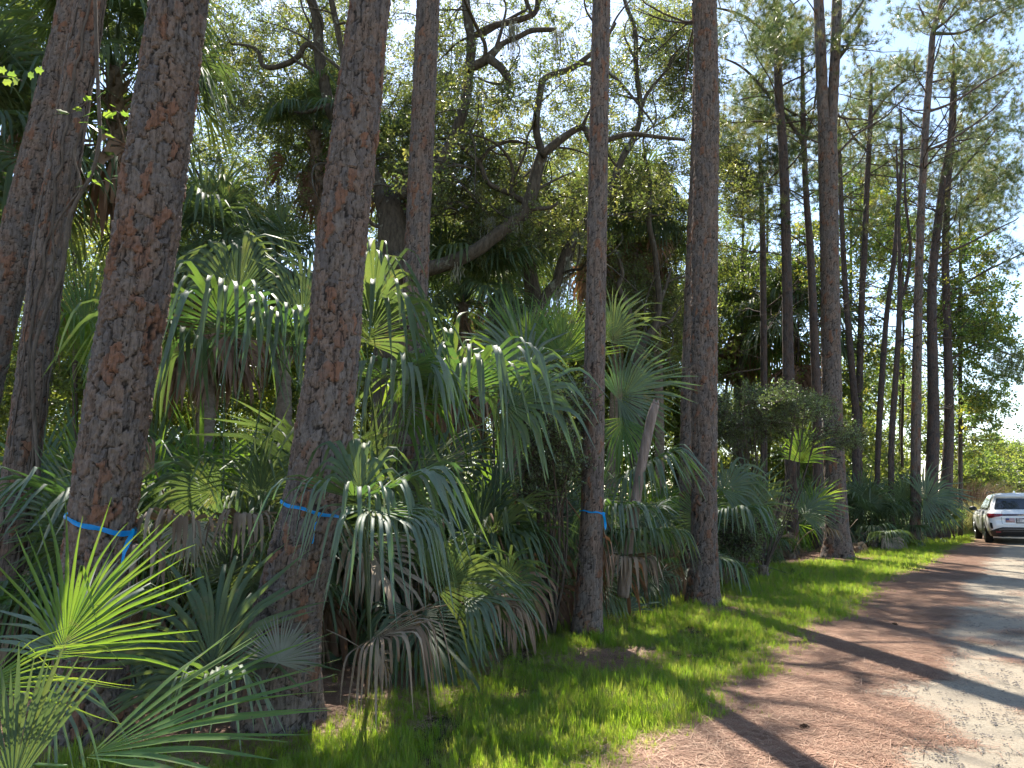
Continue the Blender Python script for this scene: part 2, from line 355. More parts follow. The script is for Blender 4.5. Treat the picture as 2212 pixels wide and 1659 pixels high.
# ---------------------------------------------------------------- scattering of instances (leaves, needles, blades)
def src_collection(name, meshes):
    c = bpy.data.collections.new(name)
    for k, me in enumerate(meshes):
        o = bpy.data.objects.new('%s_%02d' % (name, k), me); c.objects.link(o)
    return c
_gn = {}
def gn_tree(c):
    if c.name in _gn: return _gn[c.name]
    t = bpy.data.node_groups.new('scatter_' + c.name, 'GeometryNodeTree')
    t.interface.new_socket('Geometry', in_out='INPUT', socket_type='NodeSocketGeometry')
    t.interface.new_socket('Geometry', in_out='OUTPUT', socket_type='NodeSocketGeometry')
    n_ = t.nodes; gi = n_.new('NodeGroupInput'); go = n_.new('NodeGroupOutput')
    ci = n_.new('GeometryNodeCollectionInfo'); ci.inputs['Collection'].default_value = c
    ci.inputs['Separate Children'].default_value = True; ci.inputs['Reset Children'].default_value = True
    ip = n_.new('GeometryNodeInstanceOnPoints'); ip.inputs['Pick Instance'].default_value = True
    def na(name, dt):
        x = n_.new('GeometryNodeInputNamedAttribute'); x.data_type = dt; x.inputs[0].default_value = name; return x.outputs[0]
    L = t.links
    L.new(gi.outputs[0], ip.inputs['Points']); L.new(ci.outputs[0], ip.inputs['Instance'])
    L.new(na('idx', 'INT'), ip.inputs['Instance Index'])
    e2r = n_.new('FunctionNodeEulerToRotation'); L.new(na('rot', 'FLOAT_VECTOR'), e2r.inputs[0]); L.new(e2r.outputs[0], ip.inputs['Rotation'])
    L.new(na('scl', 'FLOAT'), ip.inputs['Scale'])
    L.new(ip.outputs[0], go.inputs[0]); _gn[c.name] = t; return t
def scatter(name, pts, rots, scl, c, parent=None, kind=None):
    pts = np.asarray(pts, np.float32); n_ = len(pts)
    me = bpy.data.meshes.new(name); me.vertices.add(n_); me.vertices.foreach_set('co', pts.ravel())
    a = me.attributes.new('rot', 'FLOAT_VECTOR', 'POINT'); a.data.foreach_set('vector', np.asarray(rots, np.float32).ravel())
    a = me.attributes.new('scl', 'FLOAT', 'POINT'); a.data.foreach_set('value', np.broadcast_to(np.asarray(scl, np.float32), (n_,)).copy())
    a = me.attributes.new('idx', 'INT', 'POINT'); a.data.foreach_set('value', rng.integers(0, len(c.objects), n_).astype(np.int32))
    o = obj(name, me, parent); md = o.modifiers.new('scatter', 'NODES'); md.node_group = gn_tree(c)
    o['kind'] = kind or 'stuff'
    return o
def rrot(n_, tilt=math.pi):
    return np.stack([rng.uniform(-tilt, tilt, n_), rng.uniform(-tilt, tilt, n_), rng.uniform(0, 2 * math.pi, n_)], -1)

def leaf_quad(mb, p, d, nrm, L, w):
    """a folded pointed leaf: two triangles pairs"""
    s = unit(np.cross(d, nrm)); up = np.cross(s, d)
    a = p; b = p + d * L * .5 + s * w * .5 + up * w * .18; c = p + d * L; e = p + d * L * .5 - s * w * .5 + up * w * .18
    mb.add([a, b, c, e], None, [[0, 1, 2], [0, 2, 3]])
def twig_mesh(name, mat, nleaf, length, L, w, spread=.5, r=None):
    r = r or np.random.default_rng(abs(hash(name)) % 1000 if False else sum(map(ord, name)))
    mb = MB()
    for b in range(3):
        d = unit([r.normal(0, .5), r.normal(0, .5), 1]) if b else np.array([0, 0, 1.])
        o = np.zeros(3); mb.tube([o - d * length * .3, o + d * length * .4, o + d * length], [.0045, .0035, .0015], 3, cap=False)
        for k in range(nleaf // 3):
            t = (k + .5) / (nleaf / 3); p = o + d * length * t + r.normal(0, spread * L * .5, 3)
            ld = unit(d * .5 + r.normal(0, .8, 3)); leaf_quad(mb, p, ld, unit(r.normal(0, 1, 3)), L * r.uniform(.7, 1.2), w * r.uniform(.8, 1.2))
    me = mb.mesh(name, mat, False); me.materials.append(M['twig']); nq = sum(len(q) for q in mb.Q); ix = np.zeros(len(me.polygons), np.int32); ix[:nq] = 1; me.polygons.foreach_set('material_index', ix); return me
C_oak = src_collection('oak_twig', [twig_mesh('oak_twig%d' % k, M['oak_leaf'], 30, .30, .072, .034, 1.0) for k in range(5)])
C_back = src_collection('back_twig', [twig_mesh('back_twig%d' % k, M['back_leaf'], 24, .38, .11, .055, 1.0) for k in range(4)])
C_gum = src_collection('gum_twig', [twig_mesh('gum_twig%d' % k, M['gum_leaf'], 21, .34, .12, .085, 1.0) for k in range(4)])
C_shrub = src_collection('shrub_twig', [twig_mesh('shrub_twig%d' % k, M['shrub_leaf'], 30, .2, .034, .018, 1.2) for k in range(4)])
def tuft_mesh(name, mat, nn, L, w, seed):
    r = np.random.default_rng(seed); mb = MB()
    for k in range(nn):
        az = r.uniform(0, 2 * math.pi); el = r.uniform(-.3, 1.45); d = np.array([math.cos(az) * math.cos(el), math.sin(az) * math.cos(el), math.sin(el)])
        p = np.array([0, 0, 1.]) * r.uniform(0, .12); s = unit(np.cross(d, r.normal(0, 1, 3))) * w / 2; q = p + d * L * r.uniform(.7, 1.1) - np.array([0, 0, .02])
        mb.add([p - s, p + s, q], None, [[0, 1, 2]])
    return mb.mesh(name, mat, False)
C_needle = src_collection('needle_tuft', [tuft_mesh('needle_tuft%d' % k, M['needle'], 46, .22, .009, k) for k in range(4)])
def blade_strip(mb, p, az, h, w, lean, r, segs=3):
    d = np.array([math.cos(az), math.sin(az), 0]); s = np.array([-d[1], d[0], 0]); V = []
    for k in range(segs + 1):
        t = k / segs; c = p + d * lean * h * t * t + np.array([0, 0, h * t * (1 - .25 * lean * t)])
        ww = w * (1 - t) ** .7 * .5
        if k < segs: V += [c - s * ww, c + s * ww]
        else: V += [c]
    Q = [[2 * k, 2 * k + 1, 2 * k + 3, 2 * k + 2] for k in range(segs - 1)]; b = 2 * (segs - 1)
    mb.add(V, Q, [[b, b + 1, b + 2]])
def grass_mesh(name, seed, nb, hmin, hmax, w, rad, mat, lean=1.0):
    r = np.random.default_rng(seed); mb = MB()
    for k in range(nb):
        a = r.uniform(0, 6.28); q = r.uniform(0, 1) ** .5 * rad
        blade_strip(mb, np.array([math.cos(a) * q, math.sin(a) * q, 0]), r.uniform(0, 6.28), r.uniform(hmin, hmax), w * r.uniform(.7, 1.2), r.uniform(.1, lean), r)
    return mb.mesh(name, mat, True)
C_grass = src_collection('grass_tuft', [grass_mesh('grass_tuft%d' % k, k, 18, .05, .15, .0085, .09, M['grass']) for k in range(7)] + [grass_mesh('grass_tuft_t%d' % k, 20 + k, 14, .12, .26, .010, .05, M['grass'], .8) for k in range(2)] + [grass_mesh('grass_tuft_u%d' % k, 40 + k, 12, .05, .17, .006, .09, M['grass_dry'], 1.3) for k in range(2)])
def straw_mesh(name, seed, nb):
    r = np.random.default_rng(seed); mb = MB()
    for k in range(nb):
        a = r.uniform(0, 6.28); L = r.uniform(.09, .19); d = np.array([math.cos(a), math.sin(a), r.normal(0, .07)]); s = np.array([-d[1], d[0], 0]) * .0016
        c = np.array([r.normal(0, .09), r.normal(0, .09), r.uniform(.004, .018)]); m_ = c + s * r.normal(0, 6) + np.array([0, 0, .004])
        a0 = c - d * L / 2; b0 = c + d * L / 2; a0[2] = max(a0[2], .001); b0[2] = max(b0[2], .001)
        mb.add([a0 - s, a0 + s, m_ + s, m_ - s, b0 + s, b0 - s], [[0, 1, 2, 3], [3, 2, 4, 5]])
    return mb.mesh(name, M['straw'], False)
C_straw = src_collection('straw_patch', [straw_mesh('straw_patch%d' % k, k, 26) for k in range(6)])
def stone_mesh(name, seed):
    r = np.random.default_rng(seed); mb = MB()
    for k in range(9):
        c = np.array([r.normal(0, .035), r.normal(0, .035), .004]); sz = r.uniform(.004, .011)
        th = np.arange(6) / 6 * 6.28; V = [[math.cos(t) * sz * r.uniform(.8, 1.3), math.sin(t) * sz * r.uniform(.8, 1.3), 0] for t in th] + [[math.cos(t + .4) * sz * .6, math.sin(t + .4) * sz * .6, sz * .8] for t in th]
        mb.add(np.array(V) + c, [[i_, (i_ + 1) % 6, 6 + (i_ + 1) % 6, 6 + i_] for i_ in range(6)] + [[6, 7, 8, 9]] + [[6, 9, 10, 11]])
    return mb.mesh(name, M['stone'], False)
C_stone = src_collection('stones', [stone_mesh('stones%d' % k, k) for k in range(4)])

# grass over the verge
def sample_ground(n_, y0, y1, power):
    """more samples near the camera: density falls with distance"""
    u = rng.random(n_); y = (y0 ** power + u * (y1 ** power - y0 ** power)) ** (1 / power); return y
Ng = 150000
y = sample_ground(Ng, 2.8, 60, -.25)
x0 = forest_x(y) - .5 - .0 * y; x1 = np.where(y < 3.95, grass_x(np.maximum(y, 3.95)) - (3.95 - y) * .4, grass_x(np.maximum(y, 3.95)))
wspan = x1 + .3 - x0
x = x0 + rng.random(Ng) * wspan
keep = rng.random(Ng) < wspan / wspan.max() * 1.25
nz = vnoise(x * 2.3 + 30, y * 2.3 + 30); nz2 = vnoise(x * 6 + 30, y * 6 + 30)
d_in = x - forest_x(y); d_out = x1 - x
dens = np.clip(d_in / .7 + nz * .9 - .25, 0, 1) * np.clip(d_out / .18 + (nz2 - .45) * 2.2 + .4, 0, 1)
dens *= np.clip((nz - .2) * 4 + (nz2 - .3) * 1.6, 0, 1) * .85 + .15
for (px, py, rr) in ((1519, 1292, .36), (1269, 1350, .3), (1300, 1428, .34), (1360, 1420, .2), (640, 1545, .5), (720, 1500, .45), (880, 1470, .18), (1560, 1320, .3), (930, 1560, .1)):
    g_ = G(px, py); dens *= np.clip((np.hypot(x - g_[0], (y - g_[1]) * .6) / rr - .55) * 2.2, .06, 1)
keep &= rng.random(Ng) < dens * .95
x = x[keep]; y = y[keep]; dd = d_out[keep]; nn = len(x)
s_ = rng.uniform(.34, .78, nn) * (0.55 + .6 * vnoise(x * 1.1 + 9, y * 1.1 + 9)) * np.clip(.45 + dd * 1.4, .45, 1) * np.clip(.9 + y * .012, 1, 1.5)
gr = scatter('grass', np.stack([x, y, np.zeros(nn)], -1), rrot(nn, .12), s_, C_grass); tag(gr, 'short bright green grass covering the verge between palmettos and road', 'grass', kind='stuff')
print('grass', nn)
# pine straw
Ns = 85000
y = sample_ground(Ns, 2.7, 26, -.4); xl = np.where(y < 3.95, grass_x(np.maximum(y, 3.95)) - (3.95 - y) * .45, grass_x(np.maximum(y, 3.95)))
u = rng.random(Ns); x = np.where(u < .6, xl - .35 + 1.65 * rng.beta(1.3, 2.1, Ns), np.where(u < .9, forest_x(y) + rng.uniform(-2.4, .9, Ns), xl + rng.uniform(1, 5, Ns)))
nz = vnoise(x * 1.8 + 50, y * 1.8 + 50); k = (rng.random(Ns) < np.where(u < .9, np.clip(nz * 1.7, 0, 1), np.clip((nz - .68) * 3, 0, .6)))
x = x[k]; y = y[k]
for (px_, py_, rr_, m_) in ((195, 1560, .4, 420), (606, 1545, .42, 520), (1269, 1352, .32, 260), (1519, 1292, .38, 320), (1810, 1198, .7, 500), (1320, 1425, .4, 240), (1560, 1325, .35, 200), (700, 1530, .45, 420), (1976, 1166, .5, 260), (880, 1460, .4, 200)):
    g_ = G(px_, py_); a_ = rng.uniform(0, 6.283, m_); q_ = rr_ * (.45 + np.abs(rng.normal(0, .6, m_))); x = np.append(x, g_[0] + np.cos(a_) * q_); y = np.append(y, g_[1] + np.sin(a_) * q_)
nn = len(x)
st = scatter('pine_straw', np.stack([x, y, np.full(nn, .012)], -1), rrot(nn, .05), rng.uniform(.8, 1.25, nn), C_straw); tag(st, 'fallen rust brown pine needles along the road edge and under the trees', 'pine straw', kind='stuff')
print('straw', nn)
Nt = 2600
gp = np.array([G(1500, 1625), G(1570, 1590), G(1680, 1500), G(1480, 1650), G(1950, 1290), G(1760, 1450)])
idx = rng.integers(0, 6, Nt); x = gp[idx, 0] + rng.normal(0, .28, Nt); y = gp[idx, 1] + rng.normal(0, .22, Nt)
sc_ = scatter('gravel', np.stack([x, y, np.full(Nt, .008)], -1), rrot(Nt, .02), rng.uniform(.6, 1.3, Nt), C_stone); tag(sc_, 'pale limestone gravel showing through the pine needles at the grass edge', 'gravel', kind='stuff')

Nt = 5200
y = sample_ground(Nt, 2.8, 22, -.3); x = np.where(y < 3.95, grass_x(np.maximum(y, 3.95)), grass_x(np.maximum(y, 3.95))) + rng.uniform(.1, 5.5, Nt)
def pebble(name, seed):
    me = stone_mesh(name, seed); me.materials.clear(); me.materials.append(M['pebble']); return me
M['pebble'] = simple_noise_mat('pebble', [(.3, (.10, .085, .075)), (.7, (.30, .26, .22))], 30, .85)
C_peb = src_collection('pebbles', [pebble('pebbles%d' % k, 40 + k) for k in range(4)])
tag(scatter('pebbles', np.stack([x, y, np.full(Nt, .022)], -1), rrot(Nt, .02), rng.uniform(.25, .8, Nt), C_peb), 'small dark pebbles strewn over the sandy road', 'gravel', kind='stuff')

# ---------------------------------------------------------------- pine trunks with real bark plates
def bark_trunk(spec, d, root, mat, dz=.014, dth=.014, split=0, seed=1, ext=2.5, amp=1.0, cell=(.06, .14), base_ext=.1, flare=.16, oy=None):
    """spec: rows (px, py, width_px) from bottom to top. Returns skeleton rows x,y,z,r."""
    r_ = np.random.default_rng(seed)
    rows = []
    for q in spec:
        dd = q[3] if len(q) > 3 else d
        p = P(q[0], q[1], dd); rows.append([*p, rpx(p, q[2])])
    rows = np.array(rows)
    b0 = rows[0].copy(); tdir = (rows[1] - rows[0]); 
    if b0[2] > 0: k = b0[2] / max(tdir[2], .1); b0 = b0 - tdir * k * 1.0; b0[3] = rows[0][3] * 1.03; rows = np.vstack([b0, rows])
    rows[0][2] = -base_ext
    t = rows[-1] - rows[-2]; t = t / np.linalg.norm(t[:3]); t[3] = max(t[3], -.012)
    e = rows[-1] + t * ext; e[3] = max(e[3], .04)
    if ext: rows = np.vstack([rows, e])
    c = crom(rows, dz); c[:, 3] = np.maximum(c[:, 3], .01)
    K = len(c); rad0 = np.median(c[:, 3]); nth = int(2 * math.pi * rad0 / dth)
    t = np.gradient(c[:, :3], axis=0); t /= np.linalg.norm(t, axis=1)[:, None]
    a = np.cross(np.array([0, 1, 0.]), t); a /= np.linalg.norm(a, axis=1)[:, None]; b = np.cross(t, a)
    th = np.arange(nth) / nth * 2 * math.pi; z = np.concatenate([[0], np.cumsum(np.linalg.norm(np.diff(c[:, :3], axis=0), axis=1))])
    TH, ZZ = np.meshgrid(th, z)
    nc = max(5, round(2 * math.pi * rad0 / cell[0])); u = TH / (2 * math.pi) * nc; v = ZZ / cell[1]
    wu = (vnoise(u * 1.0, v * 2.0, nc) - .5) * .9 + (vnoise(u * 3, v * 6, nc * 3) - .5) * .35
    wv = (vnoise(u * 1.0 + 17 * 0, v * 1.5 + 9, nc) - .5) * .9 + (vnoise(u * 3, v * 5 + 31, nc * 3) - .5) * .3
    U = u + wu; Vv = v + wv; ui = np.floor(U).astype(int); vi = np.floor(Vv).astype(int); nv = int(v.max()) + 6
    ju = r_.random((nc, nv)) * .9; jv = r_.random((nc, nv)) * .95; rc = r_.random((nc, nv)); tl = r_.normal(0, 1, (nc, nv))
    F1 = np.full(U.shape, 9.); F2 = np.full(U.shape, 9.); cid = np.zeros(U.shape, int); dvv = np.zeros(U.shape)
    for du in (-1, 0, 1):
        for dv in (-1, 0, 1):
            cu = ui + du; cv = vi + dv; m_u = cu % nc; m_v = np.clip(cv + 2, 0, nv - 1)
            ex = (cu + ju[m_u, m_v] - U); ey = (cv + jv[m_u, m_v] - Vv); dd_ = np.sqrt(ex * ex + ey * ey * 1.1)
            nearer = dd_ < F1
            F2 = np.where(nearer, F1, np.minimum(F2, dd_)); dvv = np.where(nearer, -ey, dvv)
            cid = np.where(nearer, m_u * nv + m_v, cid); F1 = np.where(nearer, dd_, F1)
    rr = rc.ravel()[cid]; tt = tl.ravel()[cid]
    fur = np.abs(vnoise(u * .9, v * .22 + 3, max(1, round(nc * .9))) + .25 * (vnoise(u * 4, v * 2.5, min(64, nc * 4)) - .5) - .5)
    crack = np.clip((F2 - F1 - .015) / .14, 0, 1) * np.clip((fur + .012) / .05, 0, 1); crack = crack * crack * (3 - 2 * crack)
    sub = vnoise(u * 5, v * 7, nc * 5); sub2 = vnoise(u * 9, v * 22, min(64, nc * 9))
    disp = (crack * (.011 + .011 * rr) + crack * dvv * .008 * tt + (sub - .5) * .005 + (sub2 - .5) * .005 - .014) * amp * .95 * min(1, rad0 / .2)
    step = (np.where((sub + .3 * sub2) > .62, .0035, 0) + np.where(sub2 + .3 * sub > .8, .0025, 0)) * amp * crack; disp = disp + step
    hgt = c[:, 2][:, None]
    fl = 1 + flare * np.exp(-np.maximum(hgt, 0) / .22) * (1 + .35 * np.cos(4 * TH + seed) + .2 * np.cos(7 * TH + 2 * seed))
    lump = 1 + .035 * (vnoise(u * .3, v * .25, max(1, round(nc * .3))) - .5)
    RRR = c[:, 3][:, None] * fl * lump + disp
    V = c[:, None, :3] + RRR[..., None] * (np.cos(TH)[..., None] * a[:, None, :] + np.sin(TH)[..., None] * b[:, None, :])
    i = np.arange(K - 1)[:, None]; j = np.arange(nth)[None, :]; j2 = (j + 1) % nth
    Q = np.stack([i * nth + j, i * nth + j2, (i + 1) * nth + j2, (i + 1) * nth + j], -1).reshape(-1, 4)
    V = V.reshape(-1, 3); rr = rr.ravel(); crack = crack.ravel(); cidf = cid.ravel()
    if split:
        qc = cidf[Q]; same = (qc == qc[:, :1]).all(1) & (crack[Q].min(1) > .45)
        fc = V[Q].mean(1); cen = c[np.minimum(Q[:, 0] // nth, K - 1), :3]; nrm = fc - cen
        facing = ((cam_pos - fc) * nrm).sum(1) > 0
        top = (CY - py_of(fc)); vis = facing & (py_of(fc) > -30) & (py_of(fc) < 1700) & (px_of(fc) > -30)
        cnt = np.bincount(qc[same & vis, 0], minlength=nc * nv)
        best = [b_ for b_ in np.argsort(-cnt)[:split] if cnt[b_] > 5]
        isb = np.zeros(nc * nv, bool); isb[best] = True
        pf = same & isb[qc[:, 0]]
        body = Q[~pf]
        used, inv = np.unique(body, return_inverse=True)
        obj('trunk', mesh_np('trunk', V[used], inv.reshape(-1, 4), mat, True, {'plate': rr[used], 'crack': crack[used]}), root)
        order = np.argsort(qc[pf, 0], kind='stable'); fq = Q[pf][order]; fcid = qc[pf, 0][order]
        cut = np.flatnonzero(np.diff(fcid)) + 1
        for part in np.split(fq, cut):
            used, inv = np.unique(part, return_inverse=True)
            obj('bark_plate', mesh_np('bark_plate', V[used], inv.reshape(-1, 4), mat, True, {'plate': rr[used], 'crack': crack[used]}), root)
    else:
        obj('trunk', mesh_np('trunk', V, Q, mat, True, {'plate': rr, 'crack': crack}), root)
    return c
cam_pos = np.array([0, 0, CAM_H])
def _cam(p): 
    p = np.asarray(p) - cam_pos; return p[..., 0], p[..., 1] * cP + p[..., 2] * sP, -p[..., 1] * sP + p[..., 2] * cP
def px_of(p): x_, f_, u_ = _cam(p); return CX + FPX * x_ / f_
def py_of(p): x_, f_, u_ = _cam(p); return CY - FPX * u_ / f_

# ---------------------------------------------------------------- trees: traced limbs, twigs grown out to foliage clumps
class Tree:
    def __init__(s, name, label, base, cat='tree', group=None):
        s.root = empty(name, base, label, cat, group); s.nodes = []; s.mb = MB(); s.cl = []
    def limb(s, rows, d=None, step=.12, wig=.0, n=9, rmin=.012, px=True):
        """rows (px,py,width_px[,d]) -> tube; returns world rows"""
        out = []
        for q in rows:
            if px: p = P(q[0], q[1], q[3] if len(q) > 3 else d); out.append([*p, rpx(p, q[2])])
            else: out.append(list(q))
        c = crom(np.array(out), step); K = len(c)
        if wig: c[1:-1, :3] += np.cumsum(rng.normal(0, wig, (K - 2, 3)), 0) * .2
        c[:, 3] = np.maximum(c[:, 3] * (1 + .12 * (vnoise(np.arange(K) * .6 + rng.uniform(0, 50), np.zeros(K)) - .5)), rmin)
        s.mb.tube(c[:, :3], c[:, 3], n); s.nodes.append(c); return c
    def clumps(s, pts, rc): 
        for p in pts: s.cl.append((np.array(p), rc))
    def grow(s, r0=.035, r1=.006, sag=.0):
        if not s.cl: return
        nd = np.concatenate([c[:, :3] for c in s.nodes]); nr = np.concatenate([c[:, 3] for c in s.nodes])
        C_ = np.array([c[0] for c in s.cl])
        dist = np.array([np.min(np.linalg.norm(nd - c, axis=1)) for c in C_]); o = np.argsort(dist)
        cap = len(nd) + len(C_) * 8; buf = np.zeros((cap, 3)); br = np.zeros(cap); m = len(nd); buf[:m] = nd; br[:m] = nr
        for k in o:
            c = C_[k]; dv = np.linalg.norm(buf[:m] - c, axis=1) + np.maximum(0, buf[:m, 2] - c[2]) * .6
            a = int(np.argmin(dv)); p = buf[a]; L = np.linalg.norm(c - p)
            if L < .05: continue
            ra = min(br[a] * .7, r0 * (1 + L * .15)); nseg = max(3, int(L / .28)); t = np.linspace(0, 1, nseg + 1)[:, None]
            ctrl = (p + c) / 2 + rng.normal(0, .16, 3) * L + np.array([0, 0, .12 * L]); q = (1 - t) ** 2 * p + 2 * t * (1 - t) * ctrl + t * t * c
            q[1:-1] += rng.normal(0, .03, (nseg - 1, 3)) * min(L, 1.5)
            rr = np.linspace(max(ra, r1), r1, nseg + 1); s.mb.tube(q, rr, 5 if ra > .02 else 4, cap=False)
            e = m + nseg; buf[m:e] = q[1:]; br[m:e] = rr[1:]; m = e
    def finish(s, limbmat, src, per, scl=(.8, 1.3), flat=.8, crown='crown', limbname='limbs', up=False):
        if s.mb.n: obj(limbname, s.mb.mesh(limbname, limbmat), s.root)
        if s.cl:
            C_ = np.array([c[0] for c in s.cl]); rc = np.array([c[1] for c in s.cl]); N_ = len(C_) * per
            i = np.repeat(np.arange(len(C_)), per); v = rng.normal(0, 1, (N_, 3)); v /= np.linalg.norm(v, axis=1)[:, None]
            v *= (rng.random(N_) ** .45)[:, None] * rc[i][:, None]; v[:, 2] *= flat
            pts = C_[i] + v; ro = rrot(N_)
            if up:
                dn = v / (np.linalg.norm(v, axis=1)[:, None] + 1e-6) + np.array([0, 0, .7]); pol = np.arccos(np.clip(dn[:, 2] / np.linalg.norm(dn, axis=1), -1, 1)); az = np.arctan2(dn[:, 1], dn[:, 0])
                ro = np.stack([np.zeros(N_), pol, az], -1)
            scatter(crown, pts, ro, rng.uniform(*scl, N_), src, s.root)
gaps = [(600, 190, 75, 48), (545, 265, 30, 28), (862, 95, 24, 80), (1118, 330, 36, 30), (1095, 300, 26, 26), (1338, 80, 24, 40), (1362, 170, 20, 50), (1925, 60, 65, 75), (1960, 10, 40, 50),
        (2195, 800, 60, 150), (2185, 590, 60, 30), (1030, 400, 22, 18), (1105, 560, 30, 20), (960, 330, 20, 26), (1440, 740, 26, 36), (700, 470, 14, 22), (430, 430, 14, 14), (500, 380, 18, 14)]
# openings in the canopy: sunlight reaches these places on the ground (px, py, radius in m)
sun_spots = [(G(px_, py_), r_) for px_, py_, r_ in ((1760, 1330, 1.5), (1660, 1410, 1.1), (1860, 1265, 1.7), (1960, 1215, 2.2), (2060, 1170, 2.8), (1560, 1500, .7), (1430, 1440, .45), (1500, 1390, .6), (1340, 1500, .4), (1400, 1590, .5), (1620, 1330, .7), (1150, 1560, .35), (1450, 1640, .35), (960, 1500, .3), (1290, 1600, .25), (1700, 1250, .8),
             (2080, 1430, .9), (1950, 1400, .7), (1830, 1470, .45), (2150, 1600, .8), (1800, 1620, .5), (2150, 1290, 1.6), (2190, 1230, 2.2), (1850, 1560, .3), (700, 1560, .15), (830, 1500, .2))]
sun_spots += [(np.array([-3.6, 8.2, 2.6]), .9), (np.array([-.5, 6.6, 2.3]), .7), (np.array([-2.2, 9.5, 3.2]), .9), (np.array([1.9, 10.8, 2.2]), .8), (np.array([3.3, 10.8, 2.0]), .7), (np.array([5.2, 14.5, 1.8]), 1.0), (np.array([7.8, 18.5, 1.6]), 1.3), (np.array([-1.2, 7.5, 3.4]), .8), (np.array([-2.9, 6.9, 2.8]), .7), (np.array([.2, 9.3, 3.0]), .8), (np.array([1.2, 9.5, 2.6]), .6), (np.array([-5.5, 8.8, 3.0]), 1.0), (np.array([-2.4, 3.9, 1.2]), .5), (np.array([-1.2, 4.7, 1.5]), .35), (np.array([-2.4, 4.4, .8]), .3)]
_sd = np.array(sdir)
def sunny(p, pad=.45):
    for c_, r_ in sun_spots:
        w = p - c_; t = w @ _sd
        if t > 0 and np.linalg.norm(w - t * _sd) < r_ + pad: return True
    return False
def region(cx, cy, rx, ry, d0, d1, n, gapf=.8, vn=.2):
    out = []
    while len(out) < n:
        a = rng.uniform(0, 6.283); q = rng.random() ** .5; px = cx + rx * q * math.cos(a); py = cy + ry * q * math.sin(a); d = rng.uniform(d0, d1)
        if any(((px - g_[0]) / g_[2]) ** 2 + ((py - g_[1]) / g_[3]) ** 2 < 1 for g_ in gaps) and rng.random() < gapf: continue
        p = P(px, py, d)
        if p[2] < .4: continue
        if d < 45 and sunny(p, .45) and rng.random() < .9: continue
        if vnoise(np.array([p[0] * .8 + 90]), np.array([p[2] * .8 + p[1] * .5 + 90]))[0] < vn * rng.uniform(.6, 1.2): continue
        out.append(p)
    return out

# ---- near pines
NP = {}
def near_pine(key, label, spec, d, **k):
    b = P(spec[0][0], spec[0][1], d); b[2] = 0
    root = empty('pine_tree', b, label, 'tree', 'tall pines standing along the road verge'); c = bark_trunk(spec, d, root, M['pine_bark'], **k)
    NP[key] = (root, c); return root, c
near_pine('T2', 'thick red-patched pine with a slanting blue ribbon, left of the leaning ribboned pine', [(193, 1540, 170), (197, 1440, 158), (208, 1250, 152), (222, 1100, 147), (268, 800, 145), (308, 553, 142), (352, 250, 132), (388, 0, 122)], 5.1, split=300, seed=4, dz=.012, dth=.012, cell=(.075, .165), amp=1.15)
near_pine('T3', 'thick leaning pine with blue ribbon, right of the red-patched trunk, behind drooping palm blades', [(606, 1520, 172), (618, 1350, 152), (650, 1200, 140), (676, 1100, 134), (716, 800, 114), (735, 553, 107), (765, 300, 98), (800, 0, 84)], 5.35, split=300, seed=11, dz=.012, dth=.012, cell=(.062, .145), amp=1.0)
near_pine('T1b', 'dark pine trunk near the left edge with vines climbing its side', [(8, 1330, 86), (40, 1053, 78), (75, 786, 76), (105, 553, 76), (142, 330, 72), (186, 60, 66), (196, 0, 66)], 7.6, split=150, seed=7, dz=.018, dth=.018, amp=.9)
near_pine('T1a', 'grey pine trunk leaning across the top left corner behind the vine-hung one', [(-70, 1000, 94), (-10, 700, 92), (30, 553, 88), (85, 330, 80), (135, 130, 74), (162, 0, 68)], 8.4, seed=9, dz=.02, dth=.02)
near_pine('T4', 'straight pine behind the palmetto fronds, between the leaning ribboned pine and the long oak limb', [(868, 1300, 62), (878, 1000, 58), (886, 850, 54), (900, 553, 53), (914, 250, 50), (925, 0, 48)], 9.6, seed=13, dz=.02, dth=.02)
near_pine('T5', 'slim straight pine with a blue ribbon and tail, standing in grass mid-row', [(1269, 1352, 64), (1273, 1250, 56), (1279, 1106, 49), (1284, 800, 45), (1289, 553, 42), (1294, 250, 40), (1299, 0, 38)], 8.7, seed=17, dz=.018, dth=.016, cell=(.042, .11), amp=.75)
near_pine('T6', 'tall pine without a ribbon right of the middle, its foot in the lawn', [(1519, 1290, 70), (1520, 1200, 60), (1521, 1106, 55), (1521, 800, 57), (1522, 553, 56), (1527, 250, 51), (1521, 0, 52)], 11.2, seed=21, dz=.02, dth=.018, cell=(.05, .13))
near_pine('T6b', 'pine trunk half hidden directly behind the left side of the tall ribbonless pine', [(1490, 1240, 42), (1488, 1000, 40), (1494, 700, 36), (1508, 300, 30), (1514, 0, 26)], 14.5, seed=22, dz=.035, dth=.035)
